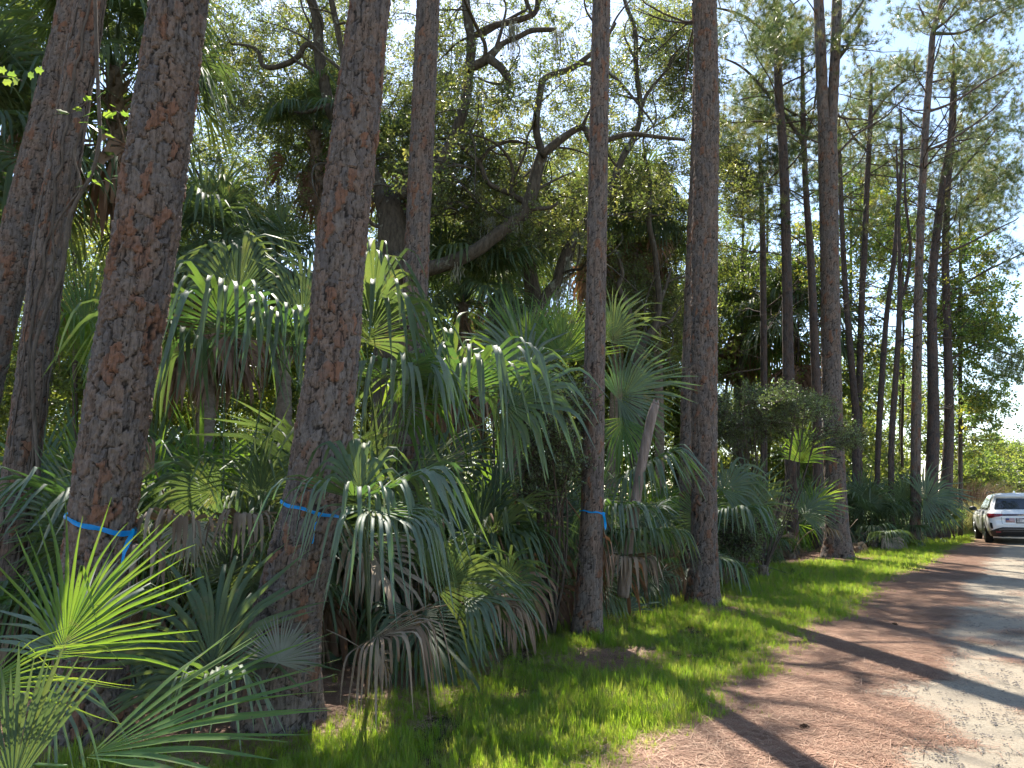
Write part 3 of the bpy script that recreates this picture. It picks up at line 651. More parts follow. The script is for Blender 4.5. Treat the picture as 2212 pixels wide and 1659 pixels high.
# the double pine
root = empty('pine_tree', G(1812, 1200), 'large pine whose trunk forks into two stems, standing at the verge before the curve', 'tree', 'tall pines standing along the road verge')
c9 = bark_trunk([(1810, 1196, 68), (1807, 1106, 50), (1797, 850, 44), (1792, 553, 41), (1788, 333, 42), (1787, 262, 40)], 20, root, M['pine_bark'], seed=31, dz=.035, dth=.03, ext=0, cell=(.09, .2))
ca = bark_trunk([(1779, 300, 26), (1775, 200, 25), (1771, 100, 24), (1768, 0, 23)], 20, root, M['pine_bark'], seed=32, dz=.04, dth=.035, base_ext=-99, flare=0) if False else None
def stem(root, rows, d, mat='pine_bark', n=14, seed=0, ext=3, name='stem'):
    out = np.array([[*P(a, b, d), rpx(P(a, b, d), w)] for a, b, w in rows]); t = out[-1] - out[-2]; t /= np.linalg.norm(t[:3]); e = out[-1] + t * ext; e[3] = max(.04, out[-1][3] * .6)
    c = crom(np.vstack([out, e]), .06); K = len(c); mbx = MB(); mbx.tube(c[:, :3], c[:, 3], n)
    me = mbx.mesh(name, M[mat]); V = np.array([v.co[:] for v in me.vertices])
    nv_ = K * n; ii = np.arange(nv_); row = ii // n; cc_ = ii % n
    u = cc_ / n * 8; v = row * .06 / .16
    nz = vnoise(u * 2, v * 1.2 + seed, 16); disp = (nz - .5) * .022
    V[:nv_] += (V[:nv_] - c[row, :3]) / c[row, 3][:, None] * disp[:, None]
    me.vertices.foreach_set('co', V.astype(np.float32).ravel())
    for nm_, arr in (('plate', np.concatenate([_lat[(cc_ * 8 // n) % 64, (v.astype(int)) % 64], [0, 0]])), ('crack', np.concatenate([np.clip(nz * 2.2, 0, 1), [1, 1]]))):
        at = me.attributes.new(nm_, 'FLOAT', 'POINT'); at.data.foreach_set('value', arr.astype(np.float32))
    me.update(); obj(name, me, root); return c
s1 = stem(root, [(1782, 330, 24), (1777, 220, 26), (1773, 120, 25), (1768, 0, 23)], 20, seed=1)
s2 = stem(root, [(1795, 330, 24), (1799, 220, 24), (1804, 120, 23), (1808, 0, 23)], 20, seed=2)
NP['T9'] = (root, np.vstack([c9[::3], s1, s2]))

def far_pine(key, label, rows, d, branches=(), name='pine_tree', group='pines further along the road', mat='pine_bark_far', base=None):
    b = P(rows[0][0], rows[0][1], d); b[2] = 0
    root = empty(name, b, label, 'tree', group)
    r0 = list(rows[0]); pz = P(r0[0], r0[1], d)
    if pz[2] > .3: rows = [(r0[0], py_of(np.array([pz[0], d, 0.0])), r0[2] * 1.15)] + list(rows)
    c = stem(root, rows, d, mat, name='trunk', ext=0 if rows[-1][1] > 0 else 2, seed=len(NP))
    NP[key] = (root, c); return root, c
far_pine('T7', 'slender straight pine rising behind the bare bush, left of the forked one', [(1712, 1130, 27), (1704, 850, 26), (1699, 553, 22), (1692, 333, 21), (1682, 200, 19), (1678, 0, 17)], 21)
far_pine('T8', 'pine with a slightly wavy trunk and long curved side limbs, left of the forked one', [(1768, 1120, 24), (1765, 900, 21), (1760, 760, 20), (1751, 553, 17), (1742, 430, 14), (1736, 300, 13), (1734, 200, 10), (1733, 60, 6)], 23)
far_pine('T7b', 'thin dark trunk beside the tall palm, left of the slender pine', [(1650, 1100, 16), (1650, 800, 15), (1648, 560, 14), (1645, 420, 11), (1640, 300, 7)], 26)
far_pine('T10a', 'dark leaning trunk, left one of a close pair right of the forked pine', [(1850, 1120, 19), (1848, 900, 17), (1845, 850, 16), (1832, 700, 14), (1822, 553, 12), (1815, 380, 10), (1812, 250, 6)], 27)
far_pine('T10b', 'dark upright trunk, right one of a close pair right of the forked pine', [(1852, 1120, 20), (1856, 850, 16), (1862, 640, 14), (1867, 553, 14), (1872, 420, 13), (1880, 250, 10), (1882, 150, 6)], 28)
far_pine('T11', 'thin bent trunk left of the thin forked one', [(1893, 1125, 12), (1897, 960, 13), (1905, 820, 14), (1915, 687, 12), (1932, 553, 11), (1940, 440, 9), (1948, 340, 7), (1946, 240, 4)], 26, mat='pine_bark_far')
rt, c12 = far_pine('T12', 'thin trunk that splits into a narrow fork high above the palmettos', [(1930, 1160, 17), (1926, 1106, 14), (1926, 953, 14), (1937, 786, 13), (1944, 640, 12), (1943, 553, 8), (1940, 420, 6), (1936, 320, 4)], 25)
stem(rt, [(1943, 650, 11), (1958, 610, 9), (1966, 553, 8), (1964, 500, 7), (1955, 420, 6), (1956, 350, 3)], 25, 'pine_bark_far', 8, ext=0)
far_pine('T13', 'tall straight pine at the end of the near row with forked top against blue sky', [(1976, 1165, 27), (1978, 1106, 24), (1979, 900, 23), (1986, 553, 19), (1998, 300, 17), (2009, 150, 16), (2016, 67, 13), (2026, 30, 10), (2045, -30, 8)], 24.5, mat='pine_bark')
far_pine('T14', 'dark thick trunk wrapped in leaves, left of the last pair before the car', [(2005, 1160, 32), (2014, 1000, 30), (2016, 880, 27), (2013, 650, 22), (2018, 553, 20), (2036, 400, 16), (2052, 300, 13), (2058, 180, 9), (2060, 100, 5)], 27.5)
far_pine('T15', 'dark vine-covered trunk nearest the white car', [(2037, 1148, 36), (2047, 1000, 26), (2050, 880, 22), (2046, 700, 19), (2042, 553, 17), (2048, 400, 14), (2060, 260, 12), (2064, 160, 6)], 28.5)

# needles and limbs of the pines at the right
def pine_foliage(key, limbs, regs, per=12, rc=.5, scl=(.8, 1.25), src=None, r0=.03):
    root, c = NP[key]; t = Tree.__new__(Tree); t.root = root; t.nodes = [c[len(c) // 3:]]; t.mb = MB(); t.cl = []
    d = float(np.median(c[:, 1]))
    for lb in limbs:
        dd = d; k = 4 if len(lb[0]) > 3 else 3
        t.limb(lb, dd, .15, .02, 7)
    for r_ in regs: t.clumps(region(*r_), rc)
    t.grow(r0, .007); t.finish(M['pine_limb'], src or C_needle, per, scl, .55, up=(src is None)); return t
pine_foliage('T7', [[(1682, 110, 9), (1672, 90, 8), (1628, 50, 7), (1585, 27, 6), (1545, 17, 4)], [(1690, 270, 5), (1640, 262, 5), (1575, 266, 3)], [(1678, 20, 6), (1700, -60, 5), (1740, -120, 4)]],
             [(1620, 70, 110, 90, 18, 24, 46, .9, .3), (1600, 250, 70, 80, 19, 25, 30, .9, .3), (1640, 400, 90, 90, 21, 27, 26, .9, .3)])
pine_foliage('T8', [[(1736, 310, 8), (1700, 255, 8), (1660, 205, 7), (1620, 160, 6), (1590, 138, 5), (1555, 123, 3)], [(1738, 305, 7), (1755, 250, 6), (1765, 180, 5), (1772, 100, 4)], [(1735, 255, 6), (1700, 238, 5), (1655, 210, 4), (1600, 215, 3)]],
             [(1700, 140, 90, 110, 20, 26, 55, .9, .3), (1650, 330, 110, 90, 22, 28, 34, .9, .3), (1745, 330, 60, 100, 22, 28, 28, .9, .3)])
pine_foliage('T9', [[(1815, 70, 8), (1845, 30, 7), (1862, 5, 6), (1880, -30, 5)], [(1812, 125, 10), (1840, 85, 9), (1862, 35, 8)], [(1811, 330, 5), (1850, 290, 5), (1900, 260, 3)]],
             [(1850, 60, 45, 60, 18, 24, 14, .9, .3)])
pine_foliage('T10b', [[(1878, 260, 6), (1920, 200, 5), (1960, 170, 3)], [(1876, 330, 6), (1840, 290, 5), (1815, 240, 3)]], [(1915, 170, 85, 65, 26, 32, 62, .95, .3), (1900, 300, 110, 90, 26, 32, 60, .9, .2), (1840, 430, 80, 80, 26, 32, 30, .9, .2)], 11, .6)
pine_foliage('T13', [[(2014, 72, 9), (2035, 72, 8), (2080, 70, 6), (2130, 45, 5), (2190, 10, 3)], [(2018, 65, 8), (2050, 40, 6), (2085, 5, 4)], [(1998, 245, 7), (2060, 220, 6), (2120, 180, 5), (2190, 140, 3)], [(2005, 180, 6), (2040, 170, 4)], [(2010, 60, 6), (1995, 30, 5), (1985, 10, 3)],
                      [(1992, 330, 7), (2060, 300, 6), (2130, 250, 4), (2190, 190, 2)]],
             [(2100, 20, 130, 60, 22, 28, 60, .3, .3), (1975, 35, 60, 45, 22, 27, 14, .2, .3), (2190, -80, 140, 80, 22, 28, 40, .5, .2)], 11, .5)
pine_foliage('T14', [[(2030, 420, 6), (2090, 350, 5), (2150, 280, 3)], [(2020, 560, 7), (2100, 520, 5), (2200, 470, 3)]], [(2120, 160, 95, 75, 26, 33, 90, .2, .2), (2150, 300, 90, 100, 26, 33, 70, .2, .3), (2060, 430, 70, 110, 26, 33, 50, .2, .2)], 11, .6)
pine_foliage('T15', [[(2045, 480, 6), (2110, 430, 5), (2180, 380, 3)], [(2046, 640, 7), (2120, 590, 5), (2212, 545, 4), (2300, 500, 3)], [(2050, 780, 6), (2110, 745, 5), (2190, 770, 4), (2250, 790, 3)]], [(2150, 430, 90, 80, 26, 33, 52, .2, .25), (2185, 560, 60, 35, 26, 30, 10, 0, .3), (2190, 780, 45, 40, 25, 29, 16, 0, .2)], 10, .5)
def bare_branches(key, n, y0, y1, seed):
    root, c = NP[key]; rg = np.random.default_rng(seed); mbx = MB(); py = py_of(c[:, :3]); ok = np.flatnonzero((py > y0) & (py < y1))
    if not len(ok): return
    for k in range(n):
        q = c[ok[int(rg.integers(len(ok)))]]; az = rg.uniform(0, 6.28); L = rg.uniform(1.0, 3.6); d = np.array([math.cos(az), math.sin(az) * .7, rg.uniform(-.05, .5)]); m_ = 7; p = q[:3].copy(); pts = [p.copy()]
        for i in range(m_): d = unit(d + rg.normal(0, .13, 3) + np.array([0, 0, .03])); p = p + d * L / m_; pts.append(p.copy())
        r0 = min(q[3] * .45, rg.uniform(.012, .035)); mbx.tube(pts, np.linspace(r0, .005, m_ + 1), 5, cap=False)
        for b in range(int(rg.integers(2, 6))):
            i = int(rg.integers(2, m_)); dd = unit(d + rg.normal(0, .7, 3)); l = rg.uniform(.3, 1.2); s = pts[i]; mbx.tube([s, s + dd * l * .5 + rg.normal(0, .05, 3), s + dd * l + rg.normal(0, .1, 3)], [.009, .006, .003], 4, cap=False)
    obj('bare_branches', mbx.mesh('bare_branches', M['pine_limb']), root)
for k_, (key, n_, y0_, y1_) in enumerate([('T7', 22, -20, 620), ('T8', 26, 0, 760), ('T7b', 14, 300, 800), ('T10a', 20, 250, 800), ('T10b', 34, 150, 850), ('T11', 16, 240, 800), ('T12', 18, 300, 800), ('T13', 26, -20, 420), ('T14', 44, 100, 900), ('T15', 44, 150, 950), ('T9', 8, 0, 330), ('T6', 5, -20, 60)]):
    bare_branches(key, n_, y0_, y1_, 700 + k_)
# crowns of the near pines, above the frame
for key, px_, hh, sd in (('T2', 500, 15, 1), ('T3', 900, 16, 2), ('T4', 950, 17, 3), ('T5', 1310, 17, 4), ('T6', 1520, 18, 5), ('T1a', 230, 16, 6)):
    root_, c_ = NP[key]; top = c_[-1]; t = Tree.__new__(Tree); t.root = root_; t.nodes = []; t.mb = MB(); t.cl = []
    dirn = unit(c_[-1][:3] - c_[-40][:3]); L = max(4, hh - top[2]); e = top[:3] + dirn * L
    t.limb([[*top[:3], top[3]], [*(top[:3] + dirn * L * .5), top[3] * .75], [*e, .05]], px=False, step=.4)
    t.clumps([e + np.array([rng.uniform(-2.6, 2.6), rng.uniform(-2.6, 2.6), rng.uniform(-2.5, 1.5)]) for _ in range(34)], .6)
    t.grow(.05, .01); t.finish(M['pine_limb'], C_needle, 10, (1, 1.5), .5, up=True)

# ---- live oaks in the middle
oakA = Tree('live_oak', 'big live oak with the thick long limb sweeping right across the middle', GX(835, 15), group='live oaks with twisting limbs')
oakA.limb([(838, 1100, 80), (842, 800, 72), (850, 620, 66), (848, 500, 62), (835, 420, 56)], 15, n=14)
oakA.limb([(846, 560, 44), (890, 590, 38), (925, 581, 34), (975, 566, 31), (1030, 540, 30), (1075, 505, 30), (1130, 463, 29), (1148, 420, 27), (1160, 370, 26), (1172, 332, 24)], 14.6, n=12)
oakA.limb([(1172, 335, 18), (1158, 275, 16), (1166, 205, 15), (1178, 168, 14), (1230, 150, 14), (1265, 126, 11), (1300, 95, 8), (1330, 50, 6)], 14.6)
oakA.limb([(1170, 335, 20), (1215, 298, 16), (1258, 275, 14), (1275, 300, 13), (1300, 305, 12), (1360, 290, 11), (1420, 296, 9), (1480, 302, 7)], 14.4)
oakA.limb([(1140, 440, 14), (1100, 418, 12), (1055, 395, 12), (1035, 352, 11), (1000, 320, 9), (965, 300, 6), (930, 292, 4)], 14.8)
oakA.limb([(1035, 352, 10), (1060, 320, 8), (1105, 305, 7), (1140, 312, 4)], 14.8)
oakA.limb([(1145, 452, 11), (1190, 448, 8), (1205, 436, 5)], 14.6)
oakA.limb([(1010, 450, 8), (985, 437, 7), (950, 460, 5), (930, 468, 4)], 15)
oakA.limb([(835, 430, 40), (810, 385, 32), (780, 340, 28), (745, 290, 26), (717, 245, 27), (696, 160, 26), (688, 100, 24), (684, 40, 22), (662, -30, 20)], 15)
oakA.limb([(690, 110, 14), (662, 96, 13), (646, 120, 13), (625, 135, 13), (590, 146, 12), (566, 140, 11), (560, 115, 9), (540, 100, 7), (500, 95, 5)], 15)
oakA.limb([(700, 175, 7), (672, 150, 7), (645, 135, 6), (622, 114, 5)], 14.9)
oakA.limb([(860, 420, 32), (895, 405, 28), (935, 374, 26), (970, 318, 24), (1000, 240, 22), (1012, 165, 21), (1018, 90, 21), (1010, 40, 19), (1002, -40, 17)], 14.4, n=12)
oakA.limb([(1018, 82, 14), (1060, 58, 14), (1110, 46, 13), (1155, 28, 12), (1162, -10, 11)], 14.4)
oakA.limb([(1008, 150, 17), (1035, 138, 20), (1055, 125, 20), (1085, 95, 13), (1120, 80, 12), (1150, 66, 12), (1200, 64, 10)], 14.2)
oakA.limb([(1055, 126, 20), (1080, 145, 18), (1098, 168, 18), (1102, 184, 17)], 14.1)
oakA.limb([(735, 250, 10), (742, 150, 12), (732, 80, 14), (720, 20, 14), (705, -40, 13)], 14.5)
oakA.limb([(690, 620, 24), (655, 607, 26), (615, 590, 26), (567, 553, 25), (520, 520, 22), (490, 498, 20), (455, 462, 18), (415, 432, 15), (380, 400, 10), (350, 340, 7)], 13)
oakA.limb([(455, 462, 9), (450, 430, 8), (430, 380, 6), (400, 330, 4)], 13)
oakA.clumps(region(1000, 150, 330, 260, 14.6, 20, 150), 1.0)
oakA.clumps(region(620, 80, 220, 220, 14.8, 19.5, 92), 1.0)
oakA.clumps(region(560, 340, 160, 150, 14.6, 19, 56), .9)
oakA.clumps(region(1100, 420, 220, 100, 14.6, 18.5, 60), .8)
oakA.clumps(region(760, -100, 480, 100, 13, 17, 20), .8)
oakA.clumps(region(1010, 170, 300, 260, 12, 14.5, 14), .7)
def snakes(t, n, box, d0, d1, seed, r0=.05):
    rg = np.random.default_rng(seed)
    for k in range(n):
        nd = np.concatenate([c_[:, :4] for c_ in t.nodes]); px_, py_ = px_of(nd[:, :3]), py_of(nd[:, :3]); ok = np.flatnonzero((px_ > box[0]) & (px_ < box[1]) & (py_ > box[2]) & (py_ < box[3]) & (nd[:, 3] > .025))
        q = nd[ok[int(rg.integers(len(ok)))]]; p = q[:3].copy(); L = rg.uniform(1.4, 4.2); m_ = int(L / .22); a = rg.uniform(0, 6.28); d = unit([math.cos(a), (rg.uniform(d0, d1) - p[1]) * .25, abs(math.sin(a)) * .9 + .1]); w = rg.normal(0, 1, 3); r = min(q[3] * .75, rg.uniform(.5, 1.2) * r0); rows = [[*p, r]]
        for i in range(m_):
            if rg.random() < .3: w = rg.normal(0, 1, 3)
            d = unit(d + w * .30 + np.array([0, 0, .05])); p = p + d * .22; rows.append([*p, max(.008, r * (1 - .85 * (i + 1) / m_))])
        t.limb(rows, px=False, step=.11, n=7, rmin=.006)
snakes(oakA, 46, (430, 1330, -80, 560), 13.2, 16.5, 71)
oakA.grow(.05, .008); oakA.finish(M['oak_bark'], C_oak, 14, (.85, 1.3), limbname='trunk')
oakC = Tree('live_oak', 'live oak trunk rising behind the centre palmetto fan, with moss on its limb', GX(1150, 19), group='live oaks with twisting limbs')
oakC.limb([(1148, 1080, 50), (1150, 800, 44), (1152, 660, 40), (1146, 600, 30), (1140, 550, 28), (1125, 500, 22), (1100, 440, 17), (1090, 380, 13)], 19, n=12)
oakC.limb([(1155, 680, 26), (1185, 632, 24), (1203, 610, 24), (1212, 575, 24), (1232, 530, 22), (1258, 492, 20), (1290, 460, 17), (1320, 400, 17), (1345, 340, 15), (1368, 300, 14), (1384, 240, 12), (1374, 150, 11), (1372, 70, 10), (1354, 15, 9), (1340, -30, 7)], 18, n=10)
oakC.limb([(1150, 560, 14), (1160, 520, 12), (1190, 480, 10), (1210, 420, 7)], 19)
oakC.limb([(1384, 235, 9), (1400, 200, 8), (1440, 150, 6), (1470, 100, 4)], 18)
oakC.clumps(region(1390, 230, 130, 220, 17.5, 23, 85), .9)
oakC.clumps(region(1150, 470, 190, 90, 18.5, 24, 50), .9)
snakes(oakC, 22, (1080, 1480, 0, 620), 16.5, 20, 72)
oakC.grow(.045, .008); oakC.finish(M['oak_bark'], C_oak, 16, (.85, 1.35), limbname='trunk')
oakD = Tree('live_oak', 'live oak with a dark forked trunk lit yellow-green behind it, left of the ribbonless pine', GX(1378, 20), group='live oaks with twisting limbs')
oakD.limb([(1376, 1080, 34), (1374, 850, 30), (1378, 780, 27), (1388, 738, 22), (1412, 712, 18), (1424, 660, 15), (1420, 600, 13), (1414, 540, 12), (1402, 480, 12), (1404, 400, 10), (1390, 330, 9)], 20)
oakD.limb([(1374, 790, 20), (1368, 720, 16), (1354, 660, 15), (1336, 620, 13), (1345, 590, 9), (1330, 540, 7)], 20)
oakD.limb([(1400, 722, 10), (1430, 700, 9), (1448, 694, 7), (1470, 660, 4)], 20)
oakD.limb([(1424, 660, 8), (1438, 620, 7), (1450, 580, 5)], 20)
oakD.clumps(region(1420, 600, 90, 190, 20, 26, 75), .9)
oakD.clumps(region(1540, 420, 80, 130, 20, 25, 34), .5)
snakes(oakD, 14, (1300, 1560, 300, 780), 19, 22, 73, .04)
oakD.grow(.04, .008); oakD.finish(M['oak_bark'], C_oak, 16, (.85, 1.35), limbname='trunk')

# ---- trees further back: (label, kind, px of base, distance, regions)
def back_tree(name, label, basepx, d, trunk_w, top, regs, src, per, scl, group, rc=1.15, mat='twig', lean=0):
    t = Tree(name, label, GX(basepx, d), group=group)
    bp = GX(basepx, d); y0 = py_of(bp); t.limb([(basepx, y0, trunk_w), (basepx + lean * .3, y0 + (top - y0) * .4, trunk_w * .8), (basepx + lean * .7, y0 + (top - y0) * .75, trunk_w * .5), (basepx + lean, top, trunk_w * .2)], d, .3, .03, 7)
    for r_ in regs: t.clumps(region(*r_), rc)
    t.grow(.06, .012); t.finish(M[mat], src, per, scl, .75, limbname='trunk'); return t
BG = 'leafy trees behind the oaks'
back_tree('hardwood_tree', 'sunlit yellow-green tree seen low between the two thick left pines', 430, 26, 14, 380, [(440, 560, 150, 150, 24, 31, 60, .6)], C_back, 20, (.9, 1.4), BG)
back_tree('hardwood_tree', 'yellow-green leafy tree glowing at the far left between the trunks', 160, 24, 16, 350, [(170, 600, 170, 170, 22, 30, 70, .6)], C_back, 20, (.9, 1.4), BG)
back_tree('hardwood_tree', 'pale green tree behind the upper oak limbs at left', 600, 30, 16, 150, [(620, 300, 210, 190, 27, 34, 60, .9)], C_back, 14, (.9, 1.4), BG)
back_tree('hardwood_tree', 'yellowish tree filling the gap between the leaning pine and its neighbour', 790, 32, 18, 150, [(850, 470, 170, 170, 29, 36, 74, .9)], C_back, 18, (.9, 1.4), BG)
back_tree('hardwood_tree', 'bright olive tree behind the middle of the long oak limb', 1040, 30, 18, 200, [(1050, 520, 200, 150, 27, 34, 84, .8)], C_back, 20, (.9, 1.4), BG)
back_tree('hardwood_tree', 'sunlit tree behind the slim ribboned pine', 1250, 33, 16, 250, [(1270, 520, 160, 200, 30, 37, 80, .8)], C_back, 18, (.9, 1.4), BG)
back_tree('hardwood_tree', 'bright yellow-green tree left of the ribbonless pine with blue sky through it', 1460, 34, 14, 420, [(1440, 640, 120, 150, 31, 38, 56, .9)], C_back, 18, (.9, 1.4), BG)
back_tree('hardwood_tree', 'mixed tree behind the tall palm right of the ribbonless pine', 1600, 32, 14, 400, [(1610, 560, 110, 170, 29, 36, 50, .8)], C_back, 16, (.8, 1.2), BG)
back_tree('sweetgum_tree', 'broadleaf tree with yellow leaves around the close pair of dark trunks', 1860, 31, 9, 330, [(1860, 560, 110, 210, 29, 34, 56, .7), (1850, 820, 120, 90, 28, 34, 30, .7)], C_gum, 10, (.8, 1.2), BG, .95)
back_tree('sweetgum_tree', 'young broadleaf tree with yellowing leaves between the slender and wavy pines', 1725, 29, 8, 480, [(1725, 640, 60, 170, 27, 32, 26, .7)], C_gum, 10, (.8, 1.2), BG, .9)
back_tree('sweetgum_tree', 'sweetgum with green and yellow leaves around the thin forked trunk', 1950, 33, 8, 420, [(1950, 640, 70, 190, 31, 35, 34, .7)], C_gum, 10, (.8, 1.2), BG, .9)
back_tree('sweetgum_tree', 'large leafy tree spreading to the right above the white car, edge of the woods', 2075, 30.5, 12, 430, [(2085, 620, 75, 140, 28, 33, 40, .3, .3), (2110, 780, 75, 110, 28, 33, 40, 0, .3), (2090, 930, 70, 70, 28, 33, 20, 0, .3), (2120, 700, 70, 60, 28, 32, 14, 0, .3)], C_gum, 10, (.8, 1.2), BG, .95)
for (lb, px_, d_, tp, rg_) in (('slim pine far back between the slender pine and the forked one', 1660, 36, 200, [(1660, 330, 80, 130, 33, 39, 44, .8, .2)]), ('slim pine far back right of the forked one', 1835, 38, 180, [(1835, 330, 70, 140, 35, 41, 46, .8, .2)]),
                              ('slim pine far back left of the tall straight one', 1945, 40, 220, [(1950, 400, 70, 150, 37, 43, 50, .6, .2)]), ('slim pine far back behind the last dark trunks', 2075, 42, 240, [(2090, 400, 80, 150, 39, 45, 50, .2, .2)])):
    t_ = back_tree('pine_tree', lb, px_, d_, 10, tp, [], C_needle, 10, (1.2, 1.9), 'slim pines far back in the woods'); t_.root
    t2 = Tree.__new__(Tree); t2.root = t_.root; t2.nodes = t_.nodes; t2.mb = MB(); t2.cl = []
    for r_ in rg_: t2.clumps(region(*r_), 1.0)
    t2.grow(.05, .012); t2.finish(M['twig'], C_needle, 14, (1.2, 1.9), .5, up=True)
FAR = 'distant trees at the end of the road'
for (lb, px_, d_, tp, rg) in (('pale far tree at the right edge beyond the car', 2200, 75, 960, [(2195, 1010, 50, 50, 70, 80, 44, 0, .1)]), ('hazy grey-green far tree left of the right edge', 2150, 68, 965, [(2150, 1015, 35, 50, 62, 72, 34, 0, .1)]),
                              ('green bushy tree right behind the reed clump', 2120, 52, 980, [(2120, 1030, 35, 45, 48, 56, 30, 0, .1)])):
    back_tree('distant_tree', lb, px_, d_, 5, tp, rg, C_back, 20, (1.6, 2.6), FAR, 1.7)
for k_, (px_, d_) in enumerate([(2330, 60), (2480, 55), (2700, 50), (-150, 30), (-420, 28)]):
    pass
# deep understory that closes the woods at eye level
ug = Tree('undergrowth', 'dense shrubs and saplings closing the view deep inside the woods', GX(800, 34), cat='undergrowth')
ug.nodes.append(np.array([[*GX(p_, 34 + 4 * math.sin(p_)), .03] for p_ in range(-500, 2100, 25)]))
for p_ in range(-450, 1990, 80): ug.clumps(region(p_, 930 + 25 * math.sin(p_), 80, 140, 30, 46, 20, 0, .1), 1.3)
for p_ in range(-450, 1500, 80): ug.clumps(region(p_, 780 + 30 * math.sin(p_ * 1.7), 80, 110, 24, 38, 12, 0, .1), 1.0)
ug.finish(M['twig'], C_back, 24, (1.3, 2.0), .8, crown='undergrowth'); ug.root['kind'] = 'stuff'
print('trees done')

# ---------------------------------------------------------------- palm fronds
def fan(hub, u, v, Rr, n, ph0, ph1, droop, rg, fuse=.36, fold=.28, cup=.12, segs=8, kink=.2, rag=.16, costa=.16, wk=1.0):
    u = unit(u); v = unit(v - u * np.dot(u, v)); nrm = np.cross(u, v)
    if nrm[2] < 0: nrm = -nrm
    out = []; dphi = (ph1 - ph0) / max(1, n - 1); phm = max(abs(ph0), abs(ph1))
    for k in range(n):
        f = ph0 + dphi * k + rg.normal(0, dphi * .12)
        dr = math.cos(f) * u + math.sin(f) * v; dr = unit(dr + nrm * cup * abs(math.sin(f)) + nrm * (k % 2 - .5) * .05)
        sd = -math.sin(f) * u + math.cos(f) * v
        L = Rr * (.70 + .30 * math.cos(f * .62)) * rg.uniform(1 - rag, 1 + rag); st = hub + u * costa * Rr * max(0, math.cos(f)) ** 2
        ds = L / segs; p = st.copy(); wm = abs(dphi) * fuse * L * 1.04 * wk; dk = droop * rg.uniform(.75, 1.3); kk = rg.random() < kink; ks = rg.integers(int(segs * .5), segs - 1) if segs > 3 else 99
        tw = rg.normal(0, .45); V = []; sb = max(fuse + .06, rg.normal(.5, .09)); brk = rg.random() < .08; lat = rg.normal(0, .16); wm *= rg.uniform(.7, 1.1)
        for i in range(segs + 1):
            s = i / segs
            w = min(abs(dphi) * s * L + .002, wm) if s < fuse else wm * (1 - ((s - fuse) / (1 - fuse)) ** 1.6) + .0012
            sd2 = sd - dr * np.dot(sd, dr); sd2 = unit(sd2); nn = np.cross(dr, sd2); a = tw * max(0, s - fuse) * 2
            sa = sd2 * math.cos(a) + nn * math.sin(a); na = np.cross(dr, sa); fo = fold * w * (1 if s < .8 else .5)
            V += [p - sa * w * .5, p - na * fo, p + sa * w * .5]
            bend = dk * (math.exp(-((s - sb) / .11) ** 2) / (.195 * segs) + .35 * max(0, s - .2) / segs)
            if kk and i == ks: bend += .7 if droop > 0 else .1
            dr = unit(dr + np.array([0, 0, -1]) * bend * (1.25 + .55 * dr[2]) + sd2 * lat * max(0, s - fuse) * 1.2 / segs * 3)
            p = p + dr * ds
            if brk and i > segs * .6: break
        while len(V) < 3 * (segs + 1): V += V[-3:]
        out.append(np.array(V))
    return out
def strip_faces(segs): 
    q = []
    for i in range(segs): b = 3 * i; q += [[b, b + 1, b + 4, b + 3], [b + 1, b + 2, b + 5, b + 4]]
    return np.array(q)
def petiole(mb, a, b, r0, r1, bow=.08, n=5, k=7):
    a = np.array(a, float); b = np.array(b, float); t = np.linspace(0, 1, k)[:, None]; L = np.linalg.norm(b - a)
    c = (a + b) / 2 + np.array([0, 0, bow * L]); q = (1 - t) ** 2 * a + 2 * t * (1 - t) * c + t * t * b
    mb.tube(q, np.linspace(r0, r1, k), n, squash=.65); return unit(q[-1] - q[-2])
CLS = [R(82), R(64), R(46), R(28), R(10), R(-8)]
def make_template(name, el, Lp, Rr, n, droop, seed, segs, mat, beta, ph=2.3, kink=.25, cup=.14):
    rg = np.random.default_rng(seed); mb = MB(); hub = np.array([math.cos(el) * Lp, 0, math.sin(el) * Lp]); hub[2] -= .08 * Lp * math.cos(el)
    d = petiole(mb, [0, 0, 0], hub, .013, .008, .07); pe = mb.mesh(name + '_stalk', mat); e2 = math.asin(max(-1, min(1, d[2]))) - beta
    u = np.array([math.cos(e2), 0, math.sin(e2)]); v = np.array([0, 1, rg.normal(0, .2)])
    lf = fan(hub, u, v, Rr, n, -ph, ph, droop, rg, segs=segs, kink=kink, cup=cup, fuse=.42)
    F_ = strip_faces(segs)
    for V in lf: mb.add(V, F_)
    full = mb.mesh(name, mat); leafs = None
    return {'full': full, 'stalk': pe, 'leaf': [(V, F_) for V in lf], 'name': name, 'el': el}
T_near, T_far, T_dead, T_deadfar = {}, {}, {}, {}
for ci, el in enumerate(CLS):
    for va in range(3):
        T_near[ci, va] = make_template('frond', el, (1.0, 1.05, 1.1, 1.0, .9, .8)[ci], .86, 50, (.2, .5, 1.1, 1.8, 2.2, 2.5)[ci] * (.7, 1.1, 1.6)[va], 100 + ci * 10 + va, 8, M['frond'], (.05, .15, .3, .4, .5, .6)[ci] * (.6, 1, 1.4)[va])
    for va in range(2):
        T_far[ci, va] = make_template('frond', el, (.7, .8, .85, .9, .8, .8)[ci], .85, 36, (.3, .7, 1.2, 1.6, 1.9, 2.2)[ci] * (.8, 1.3)[va], 300 + ci * 10 + va, 5, M['frond'], (.1, .2, .3, .4, .5, .6)[ci])
